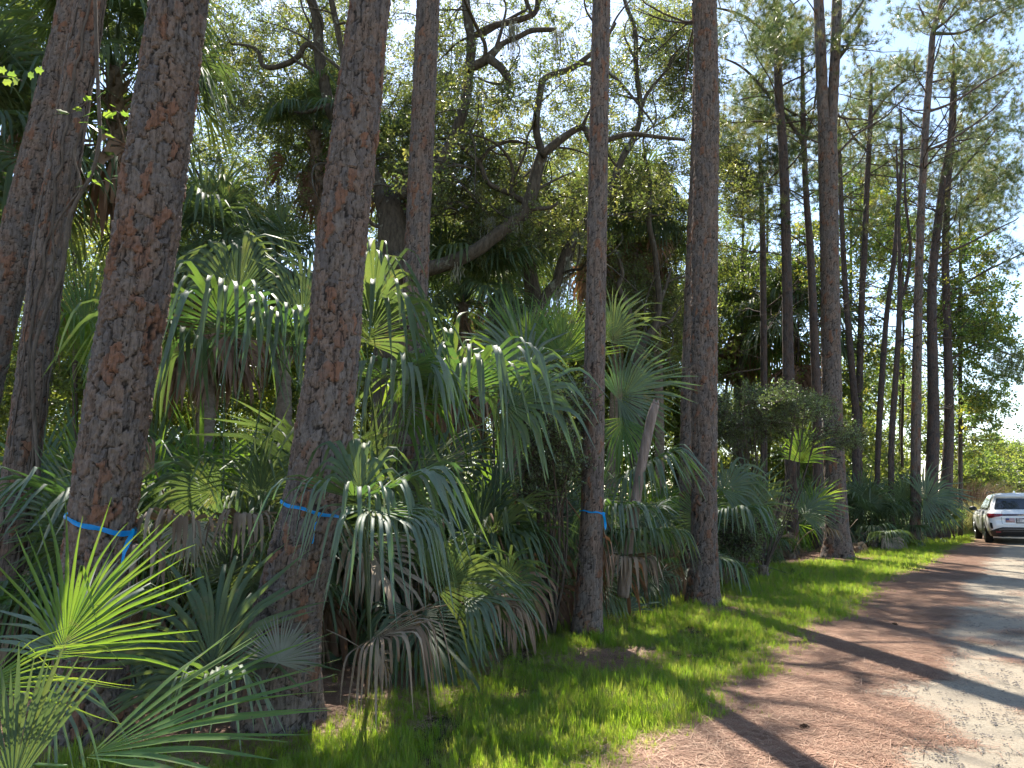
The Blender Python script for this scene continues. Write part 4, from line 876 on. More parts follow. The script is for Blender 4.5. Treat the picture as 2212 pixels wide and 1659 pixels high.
for va in range(4):
    T_dead[va] = make_template('dead_frond', R((-25, -45, -5, -60)[va]), (.6, .7, .5, .6)[va], .7, 24, 3.0, 400 + va, 7, M['frond_dead'], .5, ph=1.7, kink=.5, cup=.5)
    T_deadfar[va] = make_template('dead_frond', R((-50, -62, -72, -80)[va]), .55, .62, 14, 3.0, 420 + va, 5, M['frond_skirt'], .3, ph=1.3, kink=.4, cup=.5)
_matc = {}
def with_mat(me, mat):
    if me.materials[0] == mat: return me
    k = (me.name, mat.name)
    if k not in _matc: c = me.copy(); c.materials.clear(); c.materials.append(mat); _matc[k] = c
    return _matc[k]
_leafc = {}
def leaflet_mesh(T, k, mat):
    key = (T['full'].name, k, mat.name)
    if key not in _leafc: _leafc[key] = mesh_np('leaflet', T['leaf'][k][0], T['leaf'][k][1], mat)
    return _leafc[key]
def put_frond(root, T, loc, yaw, s, tilt, mat, split=False, name='frond', cull=True):
    hub_ = np.array(root.location) + np.array(loc, float) + np.array([math.cos(yaw), math.sin(yaw), .8]) * .75 * s
    if cull:
        b_ = np.array(root.location) + np.array(loc, float); el_ = T.get('el', .8); h_ = np.array([math.cos(yaw) * math.cos(el_), math.sin(yaw) * math.cos(el_), math.sin(el_)]) * s
        if any(sunny(b_ + h_ * q_, .25) for q_ in (.8, 1.15, 1.6)) and rng.random() < .85: return None
    o = bpy.data.objects.new(name, with_mat(T['stalk'] if split else T['full'], mat)); link(o, root)
    o.location = Vector([float(v) for v in loc]); o.rotation_euler = Euler((tilt[0], tilt[1], yaw)); o.scale = (s, s, s)
    if split:
        for k in range(len(T['leaf'])): link(bpy.data.objects.new('leaflet', leaflet_mesh(T, k, mat)), o)
    return o
def in_view_xy(p): return True
def palmetto(label, base, s=1.0, n=11, dead=3, mat='frond', split=False, top=0, far=False, seed=None, yaw0=None, low=5, stump=.25, group='palmettos in the understory', spread=1.0, yawc=None, yaww=6.28):
    rg = np.random.default_rng(seed if seed is not None else int(rng.integers(1e6))); base = np.array([base[0], base[1], 0.])
    root = empty('palmetto', base, label, 'palmetto', group)
    if stump > 0:
        mb = MB(); K = 8; z = np.linspace(-.05, stump, K); mb.tube(np.stack([0 * z, 0 * z, z], -1), .13 * s * (1 - .25 * np.linspace(0, 1, K)) * (1 + .2 * rg.normal(0, .5, K)), 9)
        for k in range(14):
            a = k * 2.4; zz = stump * (k + 1) / 15; q = np.array([math.cos(a), math.sin(a), 0]); mb.tube([q * .08 * s + [0, 0, zz], q * .19 * s + [0, 0, zz + .16 * s]], [.035 * s, .012 * s], 4, squash=.4)
        obj('stump', mb.mesh('stump', M['palm_trunk']), root, False)
    y0 = rg.uniform(0, 6.28) if yaw0 is None else yaw0
    for i in range(n):
        f = i / max(1, n - 1); ci = min(low, int(f ** 1.0 * (low + .99))) if n > 1 else 0; ci = max(top, ci)
        T = (T_far if far else T_near)[ci, int(rg.integers(2 if far else 3))]
        yaw = y0 + i * 2.399 + rg.normal(0, .2)
        if yawc is not None: yaw = yawc + ((yaw % 6.283) / 6.283 - .5) * yaww
        put_frond(root, T, [0, 0, stump * .9], yaw, s * rg.uniform(.85, 1.15), rg.normal(0, .09, 2), M[mat if rg.random() < .8 else ('frond_blue' if mat == 'frond' else 'frond')], split)
    for i in range(dead):
        put_frond(root, T_dead[int(rg.integers(4))], [rg.normal(0, .15) * s, rg.normal(0, .15) * s, stump * .8 + .1 + rg.random() * .75 * s], rg.uniform(0, 6.28), s * rg.uniform(.8, 1.1), rg.normal(0, .1, 2), M['frond_dead'], False, 'dead_frond')
    return root
def cabbage_palm(label, toppx, d, s=1.0, n=26, skirt=12, trunk_r=.14, basepx=None, drop=1.0, mat='frond', seed=5, boots=True, skirtmat='frond_skirt'):
    rg = np.random.default_rng(seed); top = P(toppx[0], toppx[1], d); b = np.array([top[0] if basepx is None else GX(basepx, d)[0], d + rg.normal(0, .2), 0.])
    root = empty('cabbage_palm', b, label, 'palm tree', 'tall cabbage palms'); H_ = top[2]
    K = max(6, int(H_ / .08)); t = np.linspace(0, 1, K); pth = b[None] * (1 - t)[:, None] + top[None] * t[:, None]; pth[:, 0] += np.sin(t * 3.1) * .12
    mb = MB(); rr = trunk_r * (1.1 - .25 * t) * (1 + .06 * np.sin(np.arange(K) * 1.9)); mb.tube(pth, rr, 12)
    if boots:
        for k in range(46):
            a = k * 2.399; f = 1 - (k / 46) * min(1, 1.6 / H_); q = np.array([math.cos(a), math.sin(a), 0]); c = b * (1 - f) + top * f; c = c + np.array([math.sin(f * 3.1) * .12, 0, 0])
            mb.tube([c + q * trunk_r * .7, c + q * (trunk_r + .13) + [0, 0, .2]], [.05, .02], 4, squash=.4)
    obj('trunk', mb.mesh('trunk', M['palm_trunk']), root)
    loc = top - b
    for i in range(n):
        ci = min(5, int(i / n * 6.4)); put_frond(root, T_far[ci, int(rg.integers(2))], loc, i * 2.399 + rg.normal(0, .15), s * rg.uniform(.85, 1.15), rg.normal(0, .12, 2), M[mat], cull=False)
    for i in range(skirt):
        put_frond(root, T_deadfar[int(rg.integers(4))], loc - np.array([0, 0, .15 + .5 * rg.random()]), i * 2.399, s * rg.uniform(1.1, 1.6), rg.normal(0, .1, 2), M[skirtmat], False, 'dead_frond')
    return root
def hero(label, base, fronds, group=None, extra=0, seed=1, xs=.9, **kw):
    """fronds: dicts with hub (px,py,d), u, v, R, n, ph, droop, mat"""
    rg = np.random.default_rng(seed); base = np.array([base[0], base[1], 0.])
    if extra: root = palmetto(label, base, xs, extra, seed=seed, group=group, **kw)
    else: root = empty('palmetto', base, label, 'palmetto', group)
    for f in fronds:
        hub = P(*f['hub']); mat = M[f.get('mat', 'frond')]; mb = MB(); fr = f.get('from'); a = base + np.array([0, 0, .12]) if fr is None else P(*fr)
        petiole(mb, a, hub, f.get('pr', .014), .009, f.get('bow', .1), 6, 9); fo = obj(f.get('name', 'frond'), mb.mesh('frond_stalk', mat), root)
        if f.get('label'): fo['label'] = f['label']
        segs = f.get('segs', 10)
        for V in fan(hub, np.array(f['u'], float), np.array(f['v'], float), f['R'], int(f.get('n', 34) * 1.3), f['ph'][0], f['ph'][1], f['droop'], rg, segs=segs, fuse=f.get('fuse', .36), kink=f.get('kink', .2), cup=f.get('cup', .14), fold=f.get('fold', .28), rag=f.get('rag', .14), wk=f.get('wk', 1.1) * 1.25, costa=f.get('costa', .16)):
            lo = obj('leaflet', mesh_np('leaflet', V, strip_faces(segs), mat), fo, False)
            lo.matrix_parent_inverse = Matrix.Translation(-root.location)   # fo carries root's inverse; undo to world below
            lo.matrix_parent_inverse = Matrix.Identity(4)
    return root
FR = 'palmettos in the front row beside the lawn'
# -- the hand placed ones
hero('big young palmetto fan lit yellow-green, lower left, in front of the red-patched pine', G(95, 1640), [
    dict(hub=(122, 1420, 3.9), u=(.35, .15, 1), v=(1, .25, -.35), R=.70, n=22, ph=(-1.0, 1.25), droop=.12, mat='frond_young', fuse=.30, kink=.08, cup=.2, wk=.95, rag=.2, fold=.34),
    dict(hub=(150, 1430, 3.95), u=(-.2, .6, .8), v=(1, 0, 0), R=.6, n=18, ph=(-1.25, .9), droop=.3, mat='frond_blue', fuse=.3, kink=.1, wk=1.1),
    dict(hub=(118, 1440, 3.85), u=(.25, -.35, -.8), v=(1, 0, .1), R=.7, n=9, ph=(-.8, 1.0), droop=.9, mat='frond_blue', fuse=.2, kink=.1, wk=.6, rag=.25)], FR, seed=3)
hero('low palmetto frond reaching right from the bottom edge of the picture, lower left', G(40, 1700), [
    dict(hub=(143, 1655, 3.35), u=(1, .25, .42), v=(-.2, .9, .45), R=.95, n=15, ph=(-.75, .7), droop=.12, mat='frond_young', fuse=.3, kink=.05, wk=1.0, bow=.0)], FR, seed=5)
hero('upright leaf blades cut off by the left edge of the picture at the bottom', G(-20, 1690), [
    dict(hub=(20, 1740, 3.3), u=(.0, .1, 1), v=(1, .3, 0), R=.5, n=15, ph=(-.5, .55), droop=.1, mat='frond', fuse=.6, kink=.02, wk=.9),
    dict(hub=(-90, 1500, 3.4), u=(1, .2, .3), v=(-.4, .2, 1), R=.6, n=10, ph=(-.5, .6), droop=.35, mat='frond_young', fuse=.2, kink=.1, wk=.7)], FR, seed=6)
hero('small palmetto with an upright fan and arching blades, between the two ribboned pines at left', G(466, 1578), [
    dict(hub=(455, 1470, 4.75), u=(-.05, .25, 1), v=(1, .15, .0), R=.8, n=26, ph=(-1.75, 1.35), droop=.35, mat='frond', fuse=.34, kink=.12, wk=1.15, rag=.18),
    dict(hub=(470, 1480, 4.65), u=(.3, -.7, .45), v=(1, .3, 0), R=.62, n=14, ph=(-1.3, 1.3), droop=1.9, mat='frond_blue', fuse=.3, kink=.1, wk=.8),
    dict(hub=(430, 1500, 4.8), u=(-.8, .1, .35), v=(.2, .2, 1), R=.55, n=10, ph=(-.8, .8), droop=.7, mat='frond', fuse=.3, wk=1)], FR, seed=7)
hero('small pale grey palmetto fan standing against the foot of the leaning ribboned pine', G(545, 1585), [
    dict(hub=(600, 1432, 4.62), u=(.45, -.15, .8), v=(1, .2, -.6), R=.26, n=30, ph=(-1.9, 1.5), droop=.05, mat='frond_grey', fuse=.45, kink=0, wk=.9, rag=.06, pr=.008, segs=7)], FR, seed=8)
hero('palmetto with long hanging blades in front of the leaning ribboned pine\'s right side', G(800, 1520), [
    dict(hub=(792, 1092, 4.7), u=(.5, -.8, -.15), v=(1, .5, 0), R=.92, n=26, ph=(-1.2, 1.4), droop=2.3, mat='frond_blue', fuse=.26, kink=.1, wk=1.0, rag=.18, segs=12),
    dict(hub=(782, 1085, 4.8), u=(-.25, -.8, .25), v=(.8, -.4, 0), R=.85, n=14, ph=(-.9, 1.0), droop=2.6, mat='frond_blue', fuse=.24, kink=.1, wk=.9, rag=.18, segs=12),
    dict(hub=(790, 1080, 4.9), u=(.85, .0, .4), v=(.1, 1, .2), R=.95, n=20, ph=(-1.2, 1.2), droop=1.9, mat='frond_blue', fuse=.36, kink=.1, segs=12),
    dict(hub=(778, 1082, 4.85), u=(-.15, .2, 1), v=(1, 0, .1), R=.62, n=12, ph=(-.8, .9), droop=1.7, mat='frond', fuse=.34, kink=.5, segs=11)], FR, seed=9)
hero('tan dead palmetto frond arching over the lawn right of the leaning pine\'s foot', G(790, 1540), [
    dict(hub=(806, 1378, 4.75), u=(.9, -.45, .3), v=(.3, 1, .25), R=.72, n=24, ph=(-1.5, 1.3), droop=3.0, mat='frond_dead', fuse=.34, kink=.25, wk=.8, name='dead_frond', segs=12),
    dict(hub=(1040, 1298, 6.4), **{'from': (860, 1330, 6.6)}, u=(1, -.2, -.05), v=(.1, 1, .1), R=.62, n=14, ph=(-1.1, 1.1), droop=2.6, mat='frond_dead', fuse=.3, name='dead_frond', bow=.04, wk=.8)], FR, seed=10)
hero('low palmetto with wide fans pointing right, under the drooping blades beside the dark lawn edge', G(905, 1410), [
    dict(hub=(940, 1270, 6.2), u=(.9, -.3, .45), v=(-.2, -.5, 1), R=.85, n=30, ph=(-1.6, 1.6), droop=.8, mat='frond', kink=.1),
    dict(hub=(1000, 1290, 6.3), u=(1, -.2, .2), v=(0, .9, .5), R=.7, n=24, ph=(-1.3, 1.3), droop=1.2, mat='frond_blue', kink=.1),
    dict(hub=(1085, 1270, 7.2), u=(.5, -.3, .8), v=(1, .2, -.3), R=.6, n=24, ph=(-1.5, 1.5), droop=.8, mat='frond', kink=.1)], FR, seed=11, extra=4, xs=.65, dead=2, top=2)
hero('large palmetto with a grey-green weeping fan in the centre, left of the slim ribboned pine', G(1050, 1345), [
    dict(hub=(1000, 850, 7.3), u=(.35, -.8, .4), v=(1, .35, .1), R=1.45, n=36, ph=(-2.0, 2.0), droop=2.5, mat='frond_blue', fuse=.30, kink=.12, segs=13, rag=.12),
    dict(hub=(985, 850, 7.5), u=(-.3, .3, .9), v=(1, .1, .3), R=1.0, n=26, ph=(-1.3, 1.5), droop=.9, mat='frond_young', fuse=.4, kink=.2, segs=10),
    dict(hub=(1085, 880, 7.4), u=(.9, -.4, .3), v=(-.2, .6, .9), R=1.1, n=28, ph=(-1.6, 1.6), droop=1.7, mat='frond_blue', kink=.2, segs=12)], FR, seed=12, extra=9, xs=1.25, dead=4, top=2)
hero('tall palmetto with arching shiny fans right beside the leaning ribboned pine, reaching above head height', G(845, 1400), [
    dict(hub=(812, 668, 6.9), u=(-.1, -.3, 1), v=(1, .2, 0), R=.95, n=28, ph=(-1.5, 1.6), droop=1.9, mat='frond', fuse=.36, kink=.5, segs=12),
    dict(hub=(790, 740, 6.7), u=(.4, -.6, .6), v=(1, .3, 0), R=1.2, n=30, ph=(-1.8, 1.8), droop=2.3, mat='frond', kink=.3, segs=13),
    dict(hub=(835, 820, 6.6), u=(.5, -.7, .1), v=(1, .5, 0), R=1.2, n=30, ph=(-1.8, 1.8), droop=2.3, mat='frond_blue', kink=.3, segs=13),
    dict(hub=(860, 880, 7.0), u=(.9, -.1, .5), v=(-.2, .5, .9), R=.9, n=26, ph=(-1.5, 1.5), droop=1.0, mat='frond_young', kink=.3)], FR, seed=13, extra=7, xs=1.35, dead=4, top=2)
hero('big weeping palmetto with curtain-like hanging blades between the two left ribboned pines', G(475, 1420), [
    dict(hub=(485, 715, 6.9), u=(.2, -.85, .35), v=(1, .2, .05), R=1.45, n=34, ph=(-2.0, 1.9), droop=2.7, mat='frond_blue', fuse=.30, kink=.15, segs=13, rag=.12, wk=1.1),
    dict(hub=(590, 740, 7.0), u=(.6, -.7, .3), v=(1, .7, .05), R=1.3, n=30, ph=(-1.7, 1.8), droop=2.5, mat='frond_blue', fuse=.30, kink=.2, segs=13),
    dict(hub=(395, 760, 7.1), u=(-.6, -.6, .4), v=(.8, -.6, .0), R=1.3, n=28, ph=(-1.7, 1.7), droop=2.3, mat='frond', kink=.2, segs=12),
    dict(hub=(512, 660, 7.4), u=(-.1, .1, 1), v=(1, .1, 0), R=1.05, n=28, ph=(-1.2, 1.3), droop=1.3, mat='frond', fuse=.5, kink=.35, segs=11),
    dict(hub=(640, 700, 7.2), u=(.5, .3, .9), v=(.9, 0, -.4), R=1.0, n=24, ph=(-1.2, 1.2), droop=.5, mat='frond', kink=.2)], FR, seed=14, extra=9, xs=1.35, dead=3, top=2)
hero('palmetto with bright yellow-green upright fan between the two leftmost big pines', G(190, 1340), [
    dict(hub=(178, 745, 8.6), u=(.05, .1, 1), v=(1, .1, 0), R=.95, n=24, ph=(-.75, .75), droop=.15, mat='frond_young', fuse=.42, kink=.05),
    dict(hub=(150, 770, 8.4), u=(.6, -.4, .5), v=(.7, .4, -.6), R=.95, n=28, ph=(-1.5, 1.5), droop=1.6, mat='frond_young', kink=.2, segs=11)], FR, seed=15, extra=9, xs=1.15, dead=2, mat='frond_young')
hero('palmetto with two tall upright fans glowing green, left of the slim ribboned pine', G(1150, 1290), [
    dict(hub=(1137, 800, 9.6), u=(.02, .15, 1), v=(1, .1, 0), R=1.05, n=30, ph=(-1.35, 1.2), droop=.15, mat='frond_young', fuse=.42, kink=.08),
    dict(hub=(1212, 788, 9.5), u=(.12, .1, 1), v=(1, .2, 0), R=.85, n=28, ph=(-1.2, 1.2), droop=.1, mat='frond_young', fuse=.42, kink=.03),
    dict(hub=(1140, 815, 9.3), u=(-.6, -.1, .7), v=(.6, .3, .6), R=.95, n=28, ph=(-1.6, 1.6), droop=.4, mat='frond_blue', kink=.08),
    dict(hub=(1150, 820, 9.3), u=(-.2, -.5, -.6), v=(1, .2, -.2), R=.7, n=20, ph=(-1.6, 1.6), droop=.8, mat='frond_blue', kink=.08)], 'palmettos in the understory', seed=16, extra=7, xs=1.2, dead=3, top=2)
hero('palmetto with a stiff fan behind the broken snag, right of the slim pine', G(1345, 1270), [
    dict(hub=(1335, 862, 10.2), u=(.8, -.2, .5), v=(-.4, .2, .9), R=.95, n=34, ph=(-2.0, 1.7), droop=.35, mat='frond_blue', kink=.05),
    dict(hub=(1345, 900, 10.0), u=(-.1, -.3, -.9), v=(1, .2, 0), R=.8, n=22, ph=(-1.2, 1.2), droop=.9, mat='frond_young', kink=.1),
    dict(hub=(1320, 740, 10.6), u=(.3, .1, 1), v=(1, .2, -.2), R=.9, n=30, ph=(-1.5, 1.5), droop=.5, mat='frond', kink=.1)], 'palmettos in the understory', seed=17, extra=8, xs=1.2, dead=3, top=2)
hero('spreading palmetto with large drooping fans left of the ribbonless pine, beside the lawn', G(1410, 1285), [
    dict(hub=(1375, 1020, 9.9), u=(.7, -.6, .45), v=(.7, .8, .3), R=1.15, n=34, ph=(-1.9, 1.9), droop=1.5, mat='frond_blue', kink=.1, segs=11),
    dict(hub=(1330, 1110, 9.5), u=(-.1, -.8, .2), v=(1, .0, 0), R=1.0, n=30, ph=(-1.7, 1.7), droop=2.3, mat='frond_blue', kink=.1, segs=11),
    dict(hub=(1390, 1150, 9.4), u=(.5, -.8, .1), v=(1, .4, 0), R=.9, n=30, ph=(-1.8, 1.8), droop=2.1, mat='frond', kink=.1, segs=11),
    dict(hub=(1345, 1200, 9.2), u=(.3, -.7, 0), v=(1, .4, 0), R=.7, n=18, ph=(-1.5, 1.5), droop=3.2, mat='frond_dead', name='dead_frond', segs=11)], FR, seed=18, extra=8, xs=.95, dead=4, top=2)
hero('palmetto cluster with an upright green fan at the right of the ribbonless pine', G(1600, 1222), [
    dict(hub=(1622, 1110, 12.6), u=(.0, .1, 1), v=(1, .2, 0), R=.95, n=28, ph=(-1.3, 1.3), droop=.4, mat='frond', kink=.1),
    dict(hub=(1560, 1060, 12.4), u=(.8, -.2, .5), v=(-.3, .4, .9), R=.9, n=28, ph=(-1.6, 1.6), droop=1.2, mat='frond_blue', kink=.1),
    dict(hub=(1575, 1110, 12.3), u=(.5, -.7, .2), v=(1, .4, 0), R=1.0, n=28, ph=(-1.6, 1.6), droop=1.9, mat='frond_blue', kink=.1)], FR, seed=19, extra=8, xs=.8, dead=2)
hero('palmetto with one glossy bright frond and tan dead fronds left of the forked pine', G(1710, 1208), [
    dict(hub=(1730, 1110, 17), u=(.75, -.2, .55), v=(-.4, .4, .8), R=.95, n=26, ph=(-1.5, 1.5), droop=.4, mat='frond_blue', kink=.05),
    dict(hub=(1755, 1105, 17), u=(.5, .0, .6), v=(.6, .3, -.6), R=.85, n=22, ph=(-1.0, 1.0), droop=.3, mat='frond_young', kink=.1),
    dict(hub=(1690, 1120, 16.8), u=(-.1, -.2, .9), v=(1, .4, 0), R=.62, n=20, ph=(-1.3, 1.3), droop=1.9, mat='frond_dead', name='dead_frond', kink=.5),
    dict(hub=(1770, 1140, 17), u=(.7, -.3, -.1), v=(.3, 1, 0), R=.6, n=16, ph=(-1.3, 1.3), droop=1.8, mat='frond_dead', name='dead_frond', kink=.3)], FR, seed=20, extra=7, xs=.8, dead=2)
hero('palmetto with a tall fan behind the bush, left of the forked pine', G(1735, 1180), [
    dict(hub=(1730, 1000, 18.5), u=(.1, .1, 1), v=(1, .1, 0), R=1.05, n=26, ph=(-1.4, 1.4), droop=.3, mat='frond_young', kink=.05)], 'palmettos in the understory', seed=21, extra=8, xs=1.15, dead=2)
hero('blue-green palmetto fan spreading right in front of the last dark trunks by the car', G(1990, 1158), [
    dict(hub=(1995, 1078, 24), u=(.8, -.3, .2), v=(-.1, .3, .9), R=1.35, n=30, ph=(-1.9, 1.9), droop=.5, mat='frond_blue', kink=.05, segs=8),
    dict(hub=(2010, 1085, 24.2), u=(.9, -.2, -.1), v=(.2, 1, .3), R=1.2, n=26, ph=(-1.5, 1.5), droop=.9, mat='frond_blue', segs=8)], FR, seed=22, extra=6, xs=.95, dead=2)
hero('brown dead palm fronds heaped between the two ribboned pines, one catching the sun', G(440, 1440), [
    dict(hub=(418, 1125, 5.9), u=(.15, -.5, -.75), v=(1, .1, 0), R=.42, n=24, ph=(-1.3, 1.3), droop=.6, mat='frond_pale', name='dead_frond', label='pale dry frond catching the sun', segs=8),
    dict(hub=(385, 1150, 5.6), u=(.2, -.8, .45), v=(1, .2, 0), R=.62, n=12, ph=(-.8, .8), droop=3.2, mat='frond_dead', name='dead_frond', wk=1.5),
    dict(hub=(340, 1205, 5.5), u=(-.2, -.8, .3), v=(1, .2, 0), R=.6, n=12, ph=(-.9, .9), droop=3.2, mat='frond_dead', name='dead_frond', wk=1.5),
    dict(hub=(525, 1135, 6.0), u=(.3, -.7, .3), v=(1, .3, 0), R=.62, n=22, ph=(-1.5, 1.5), droop=2.8, mat='frond_dead', name='dead_frond'),
    dict(hub=(335, 1015, 6.1), u=(-.8, -.2, .25), v=(.1, .5, .9), R=.45, n=22, ph=(-1.2, 1.2), droop=.6, mat='frond_skirt', name='dead_frond'),
    dict(hub=(480, 1060, 6.2), u=(-.9, -.3, .0), v=(.1, -.4, .9), R=.7, n=26, ph=(-1.4, 1.4), droop=.8, mat='frond'),
    dict(hub=(560, 1080, 6.1), u=(.2, -.4, .9), v=(1, .2, 0), R=.6, n=26, ph=(-1.3, 1.3), droop=.6, mat='frond')], FR, seed=31)
TH = 'hanging brown thatch under the palmettos'
for k_, (a_, b_, d_, s_) in enumerate([(1165, 1010, 9.0, 1.2), (1110, 1060, 8.6, 1.1), (1225, 1060, 9.2, 1.1), (960, 1120, 8.0, 1.0), (1060, 1110, 8.2, 1.0), (1290, 1090, 9.8, 1.0), (700, 1130, 7.0, 1.0), (560, 1190, 6.6, .9), (640, 1000, 8.0, 1.1), (290, 1150, 6.8, .9), (1450, 1150, 11.6, 1.0), (1190, 1130, 8.9, 1.0)]):
    o = bpy.data.objects.new('dead_frond', with_mat(T_deadfar[k_ % 4]['full'], M['frond_skirt'])); link(o); o.location = Vector(P(a_, b_, d_)); o.rotation_euler = (0, 0, k_ * 1.3); o.scale = (s_ * 1.25,) * 3
    tag(o, ['brown dead frond hanging left of the slim pine, level with the bush twigs', 'brown dead frond under the weeping centre fan, right side', 'brown dead frond hanging just left of the slim ribboned pine', 'brown dead frond in the shade left under the weeping centre fan', 'brown dead frond directly below the weeping centre fan', 'brown dead frond hanging just right of the slim ribboned pine',
            'brown dead frond behind the right side of the leaning ribboned pine', 'low brown dead frond left of the leaning ribboned pine', 'brown dead frond high up, just left of the leaning ribboned pine', 'brown dead frond just right of the red-patched pine', 'brown dead frond in the shade left of the ribbonless pine', 'lowest brown dead frond left of the slim ribboned pine'][k_], 'dead frond', TH)
# -- the ranks behind; placed along the verge and deeper
def rank(lbls, specs, **kw):
    for k, (px_, d_, s_, n_) in enumerate(specs):
        palmetto(lbls[k] if isinstance(lbls, list) else lbls, GX(px_, d_), s_, n_, **kw)
rank(['palmetto behind the vine-hung pine at the left edge', 'palmetto between the vine-hung pine and the red-patched pine, low and shaded', 'palmetto rising just left of the curtain of hanging blades',
      'palmetto directly behind the leaning ribboned pine', 'palmetto filling the shade under the curtain of hanging blades', 'palmetto behind the tall arching one, left of the straight pine'],
     [(0, 9.8, 1.35, 11), (190, 7.6, .9, 10), (370, 8.4, 1.45, 12), (700, 8.2, 1.4, 12), (470, 6.3, .9, 10), (820, 9, 1.5, 12)], dead=6)
rank(['shaded palmetto at the back of the low wide fans, below the weeping centre fan', 'palmetto low down right of the weeping centre fan', 'palmetto right behind the slim ribboned pine',
      'palmetto just left of the ribbonless pine, low and in shade', 'palmetto right behind the ribbonless pine', 'palmetto at the foot of the bare bush, right of the ribbonless pine'],
     [(960, 8.4, 1.1, 10), (1165, 10.2, 1.0, 10), (1260, 11, 1.1, 11), (1455, 11.8, .9, 10), (1540, 13.6, 1.0, 10), (1650, 15, .85, 10)], dead=6)
rank(['palmetto right of the forked pine, low grey-green', 'palmetto behind the thin bent trunk', 'palmetto with fans around the thin forked trunk', 'palmetto in front of the close pair of dark trunks',
      'palmetto just behind the tall straight pine', 'palmetto right of the forked pine, further back', 'palmetto in shade left of the last dark trunks'],
     [(1855, 21, .95, 10), (1885, 24, 1.2, 10), (1935, 25, 1.1, 10), (1850, 25, 1.35, 11), (1985, 27, 1.2, 10), (1830, 21.5, .8, 9), (2015, 28.5, 1.1, 10)], dead=2)
rank(['palmetto with green backlit fans low behind the red-patched pine', 'palmetto glowing green behind the curtain of hanging blades', 'palmetto close left of the leaning pine at chest height',
      'palmetto left of the leaning pine, further back and taller', 'palmetto right of the red-patched pine, deep in the gap'],
     [(290, 7.9, 1.15, 11), (430, 8.8, 1.35, 12), (560, 8.3, 1.2, 12), (620, 9.8, 1.45, 12), (330, 10, 1.4, 12)], dead=4, mat='frond_young')
DEEP = 'shaded palmettos deep in the woods'
LM = [('the left edge', -60), ('the vine-hung pine', 60), ('the red-patched pine', 235), ('the leaning ribboned pine', 700), ('the straight shaded pine', 885), ('the slim ribboned pine', 1279), ('the ribbonless pine', 1520), ('the slender pine', 1704), ('the forked pine', 1805), ('the thin forked trunk', 1930), ('the last dark trunks', 2030)]
ORD = ['first', 'second', 'third', 'fourth', 'fifth', 'sixth', 'seventh', 'eighth', 'ninth', 'tenth', 'eleventh', 'twelfth']
def gap_of(px_):
    k = max(i for i, l in enumerate(LM) if px_ >= l[1] - 1e-6); return k
_pxs = [-60 + 2040 * ((k * .618) % 1) for k in range(36)]
def deep_label(px_):
    g_ = gap_of(px_); same = sorted(p for p in _pxs if gap_of(p) == g_); o_ = ORD[same.index(px_)]; a_ = LM[g_][0]; b_ = LM[min(g_ + 1, len(LM) - 1)][0]
    return '%s deep shaded palmetto from left between %s and %s' % (o_, a_, b_) if a_ != b_ else '%s deep shaded palmetto beyond %s' % (o_, a_)
for k_ in range(36):
    px_ = -60 + 2040 * ((k_ * .618) % 1); dmin = np.interp(px_, [-60, 500, 1000, 1500, 1800, 2000], [9.5, 9.5, 11, 16.5, 24, 31]); d_ = dmin + rng.uniform(0, 8)
    palmetto(deep_label(_pxs[k_]), GX(px_, d_), rng.uniform(1.0, 1.5), 10, dead=2, far=True, group=DEEP, seed=900 + k_, mat='frond' if k_ % 3 else 'frond_young')
# -- tall cabbage palms
cabbage_palm('cabbage palm crown above the vine-hung pine in the top left, brown skirt hanging', (245, 150), 11, 1.35, 30, 26, basepx=235, seed=1)
cabbage_palm('cabbage palm drooping its long green fronds in from the left edge', (-70, 330), 9.6, 1.45, 28, 16, basepx=-90, seed=2)
cabbage_palm('cabbage palm whose crown fills the very top left corner', (55, 40), 12.5, 1.3, 24, 10, basepx=-140, seed=22)
cabbage_palm('small cabbage palm hanging under the oak at the upper middle-left, tan fan below it', (680, 285), 15.5, 1.0, 20, 7, basepx=690, seed=3)
cabbage_palm('short cabbage palm with brown skirt and smooth stem between the two left ribboned pines', (440, 560), 11.5, 1.1, 24, 22, basepx=425, trunk_r=.13, seed=4)
cabbage_palm('cabbage palm with pale stem and orange-brown skirt just right of the slim ribboned pine', (1335, 470), 24, 1.8, 30, 40, basepx=1312, seed=5, trunk_r=.2)
cabbage_palm('dark cabbage palm under the long oak limb, hanging fans right of the straight pine', (1000, 655), 16.5, 1.45, 30, 24, basepx=960, seed=6)
cabbage_palm('cabbage palm deep in the centre behind the oak trunk with moss', (1095, 560), 20, 1.2, 24, 8, basepx=1100, seed=7)
cabbage_palm('thick cabbage palm with a shaggy trunk right of the ribbonless pine', (1600, 650), 34, 2.1, 30, 34, basepx=1590, trunk_r=.38, seed=8)
cabbage_palm('cabbage palm behind the slender pine, left of the wavy one', (1715, 710), 30, 2.0, 28, 26, basepx=1712, seed=9)
cabbage_palm('small cabbage palm crown just behind the curtain of blades, left of the leaning pine', (600, 600), 12.5, .9, 20, 5, basepx=605, seed=10)
cabbage_palm('cabbage palm behind the slim ribboned pine, upper fans among oak leaves', (1405, 480), 23, 1.2, 24, 12, basepx=1425, seed=11)
cabbage_palm('small cabbage palm left of the straight pine, below the oak fork', (870, 330), 17, .9, 18, 10, basepx=830, seed=12)
print('palms done')

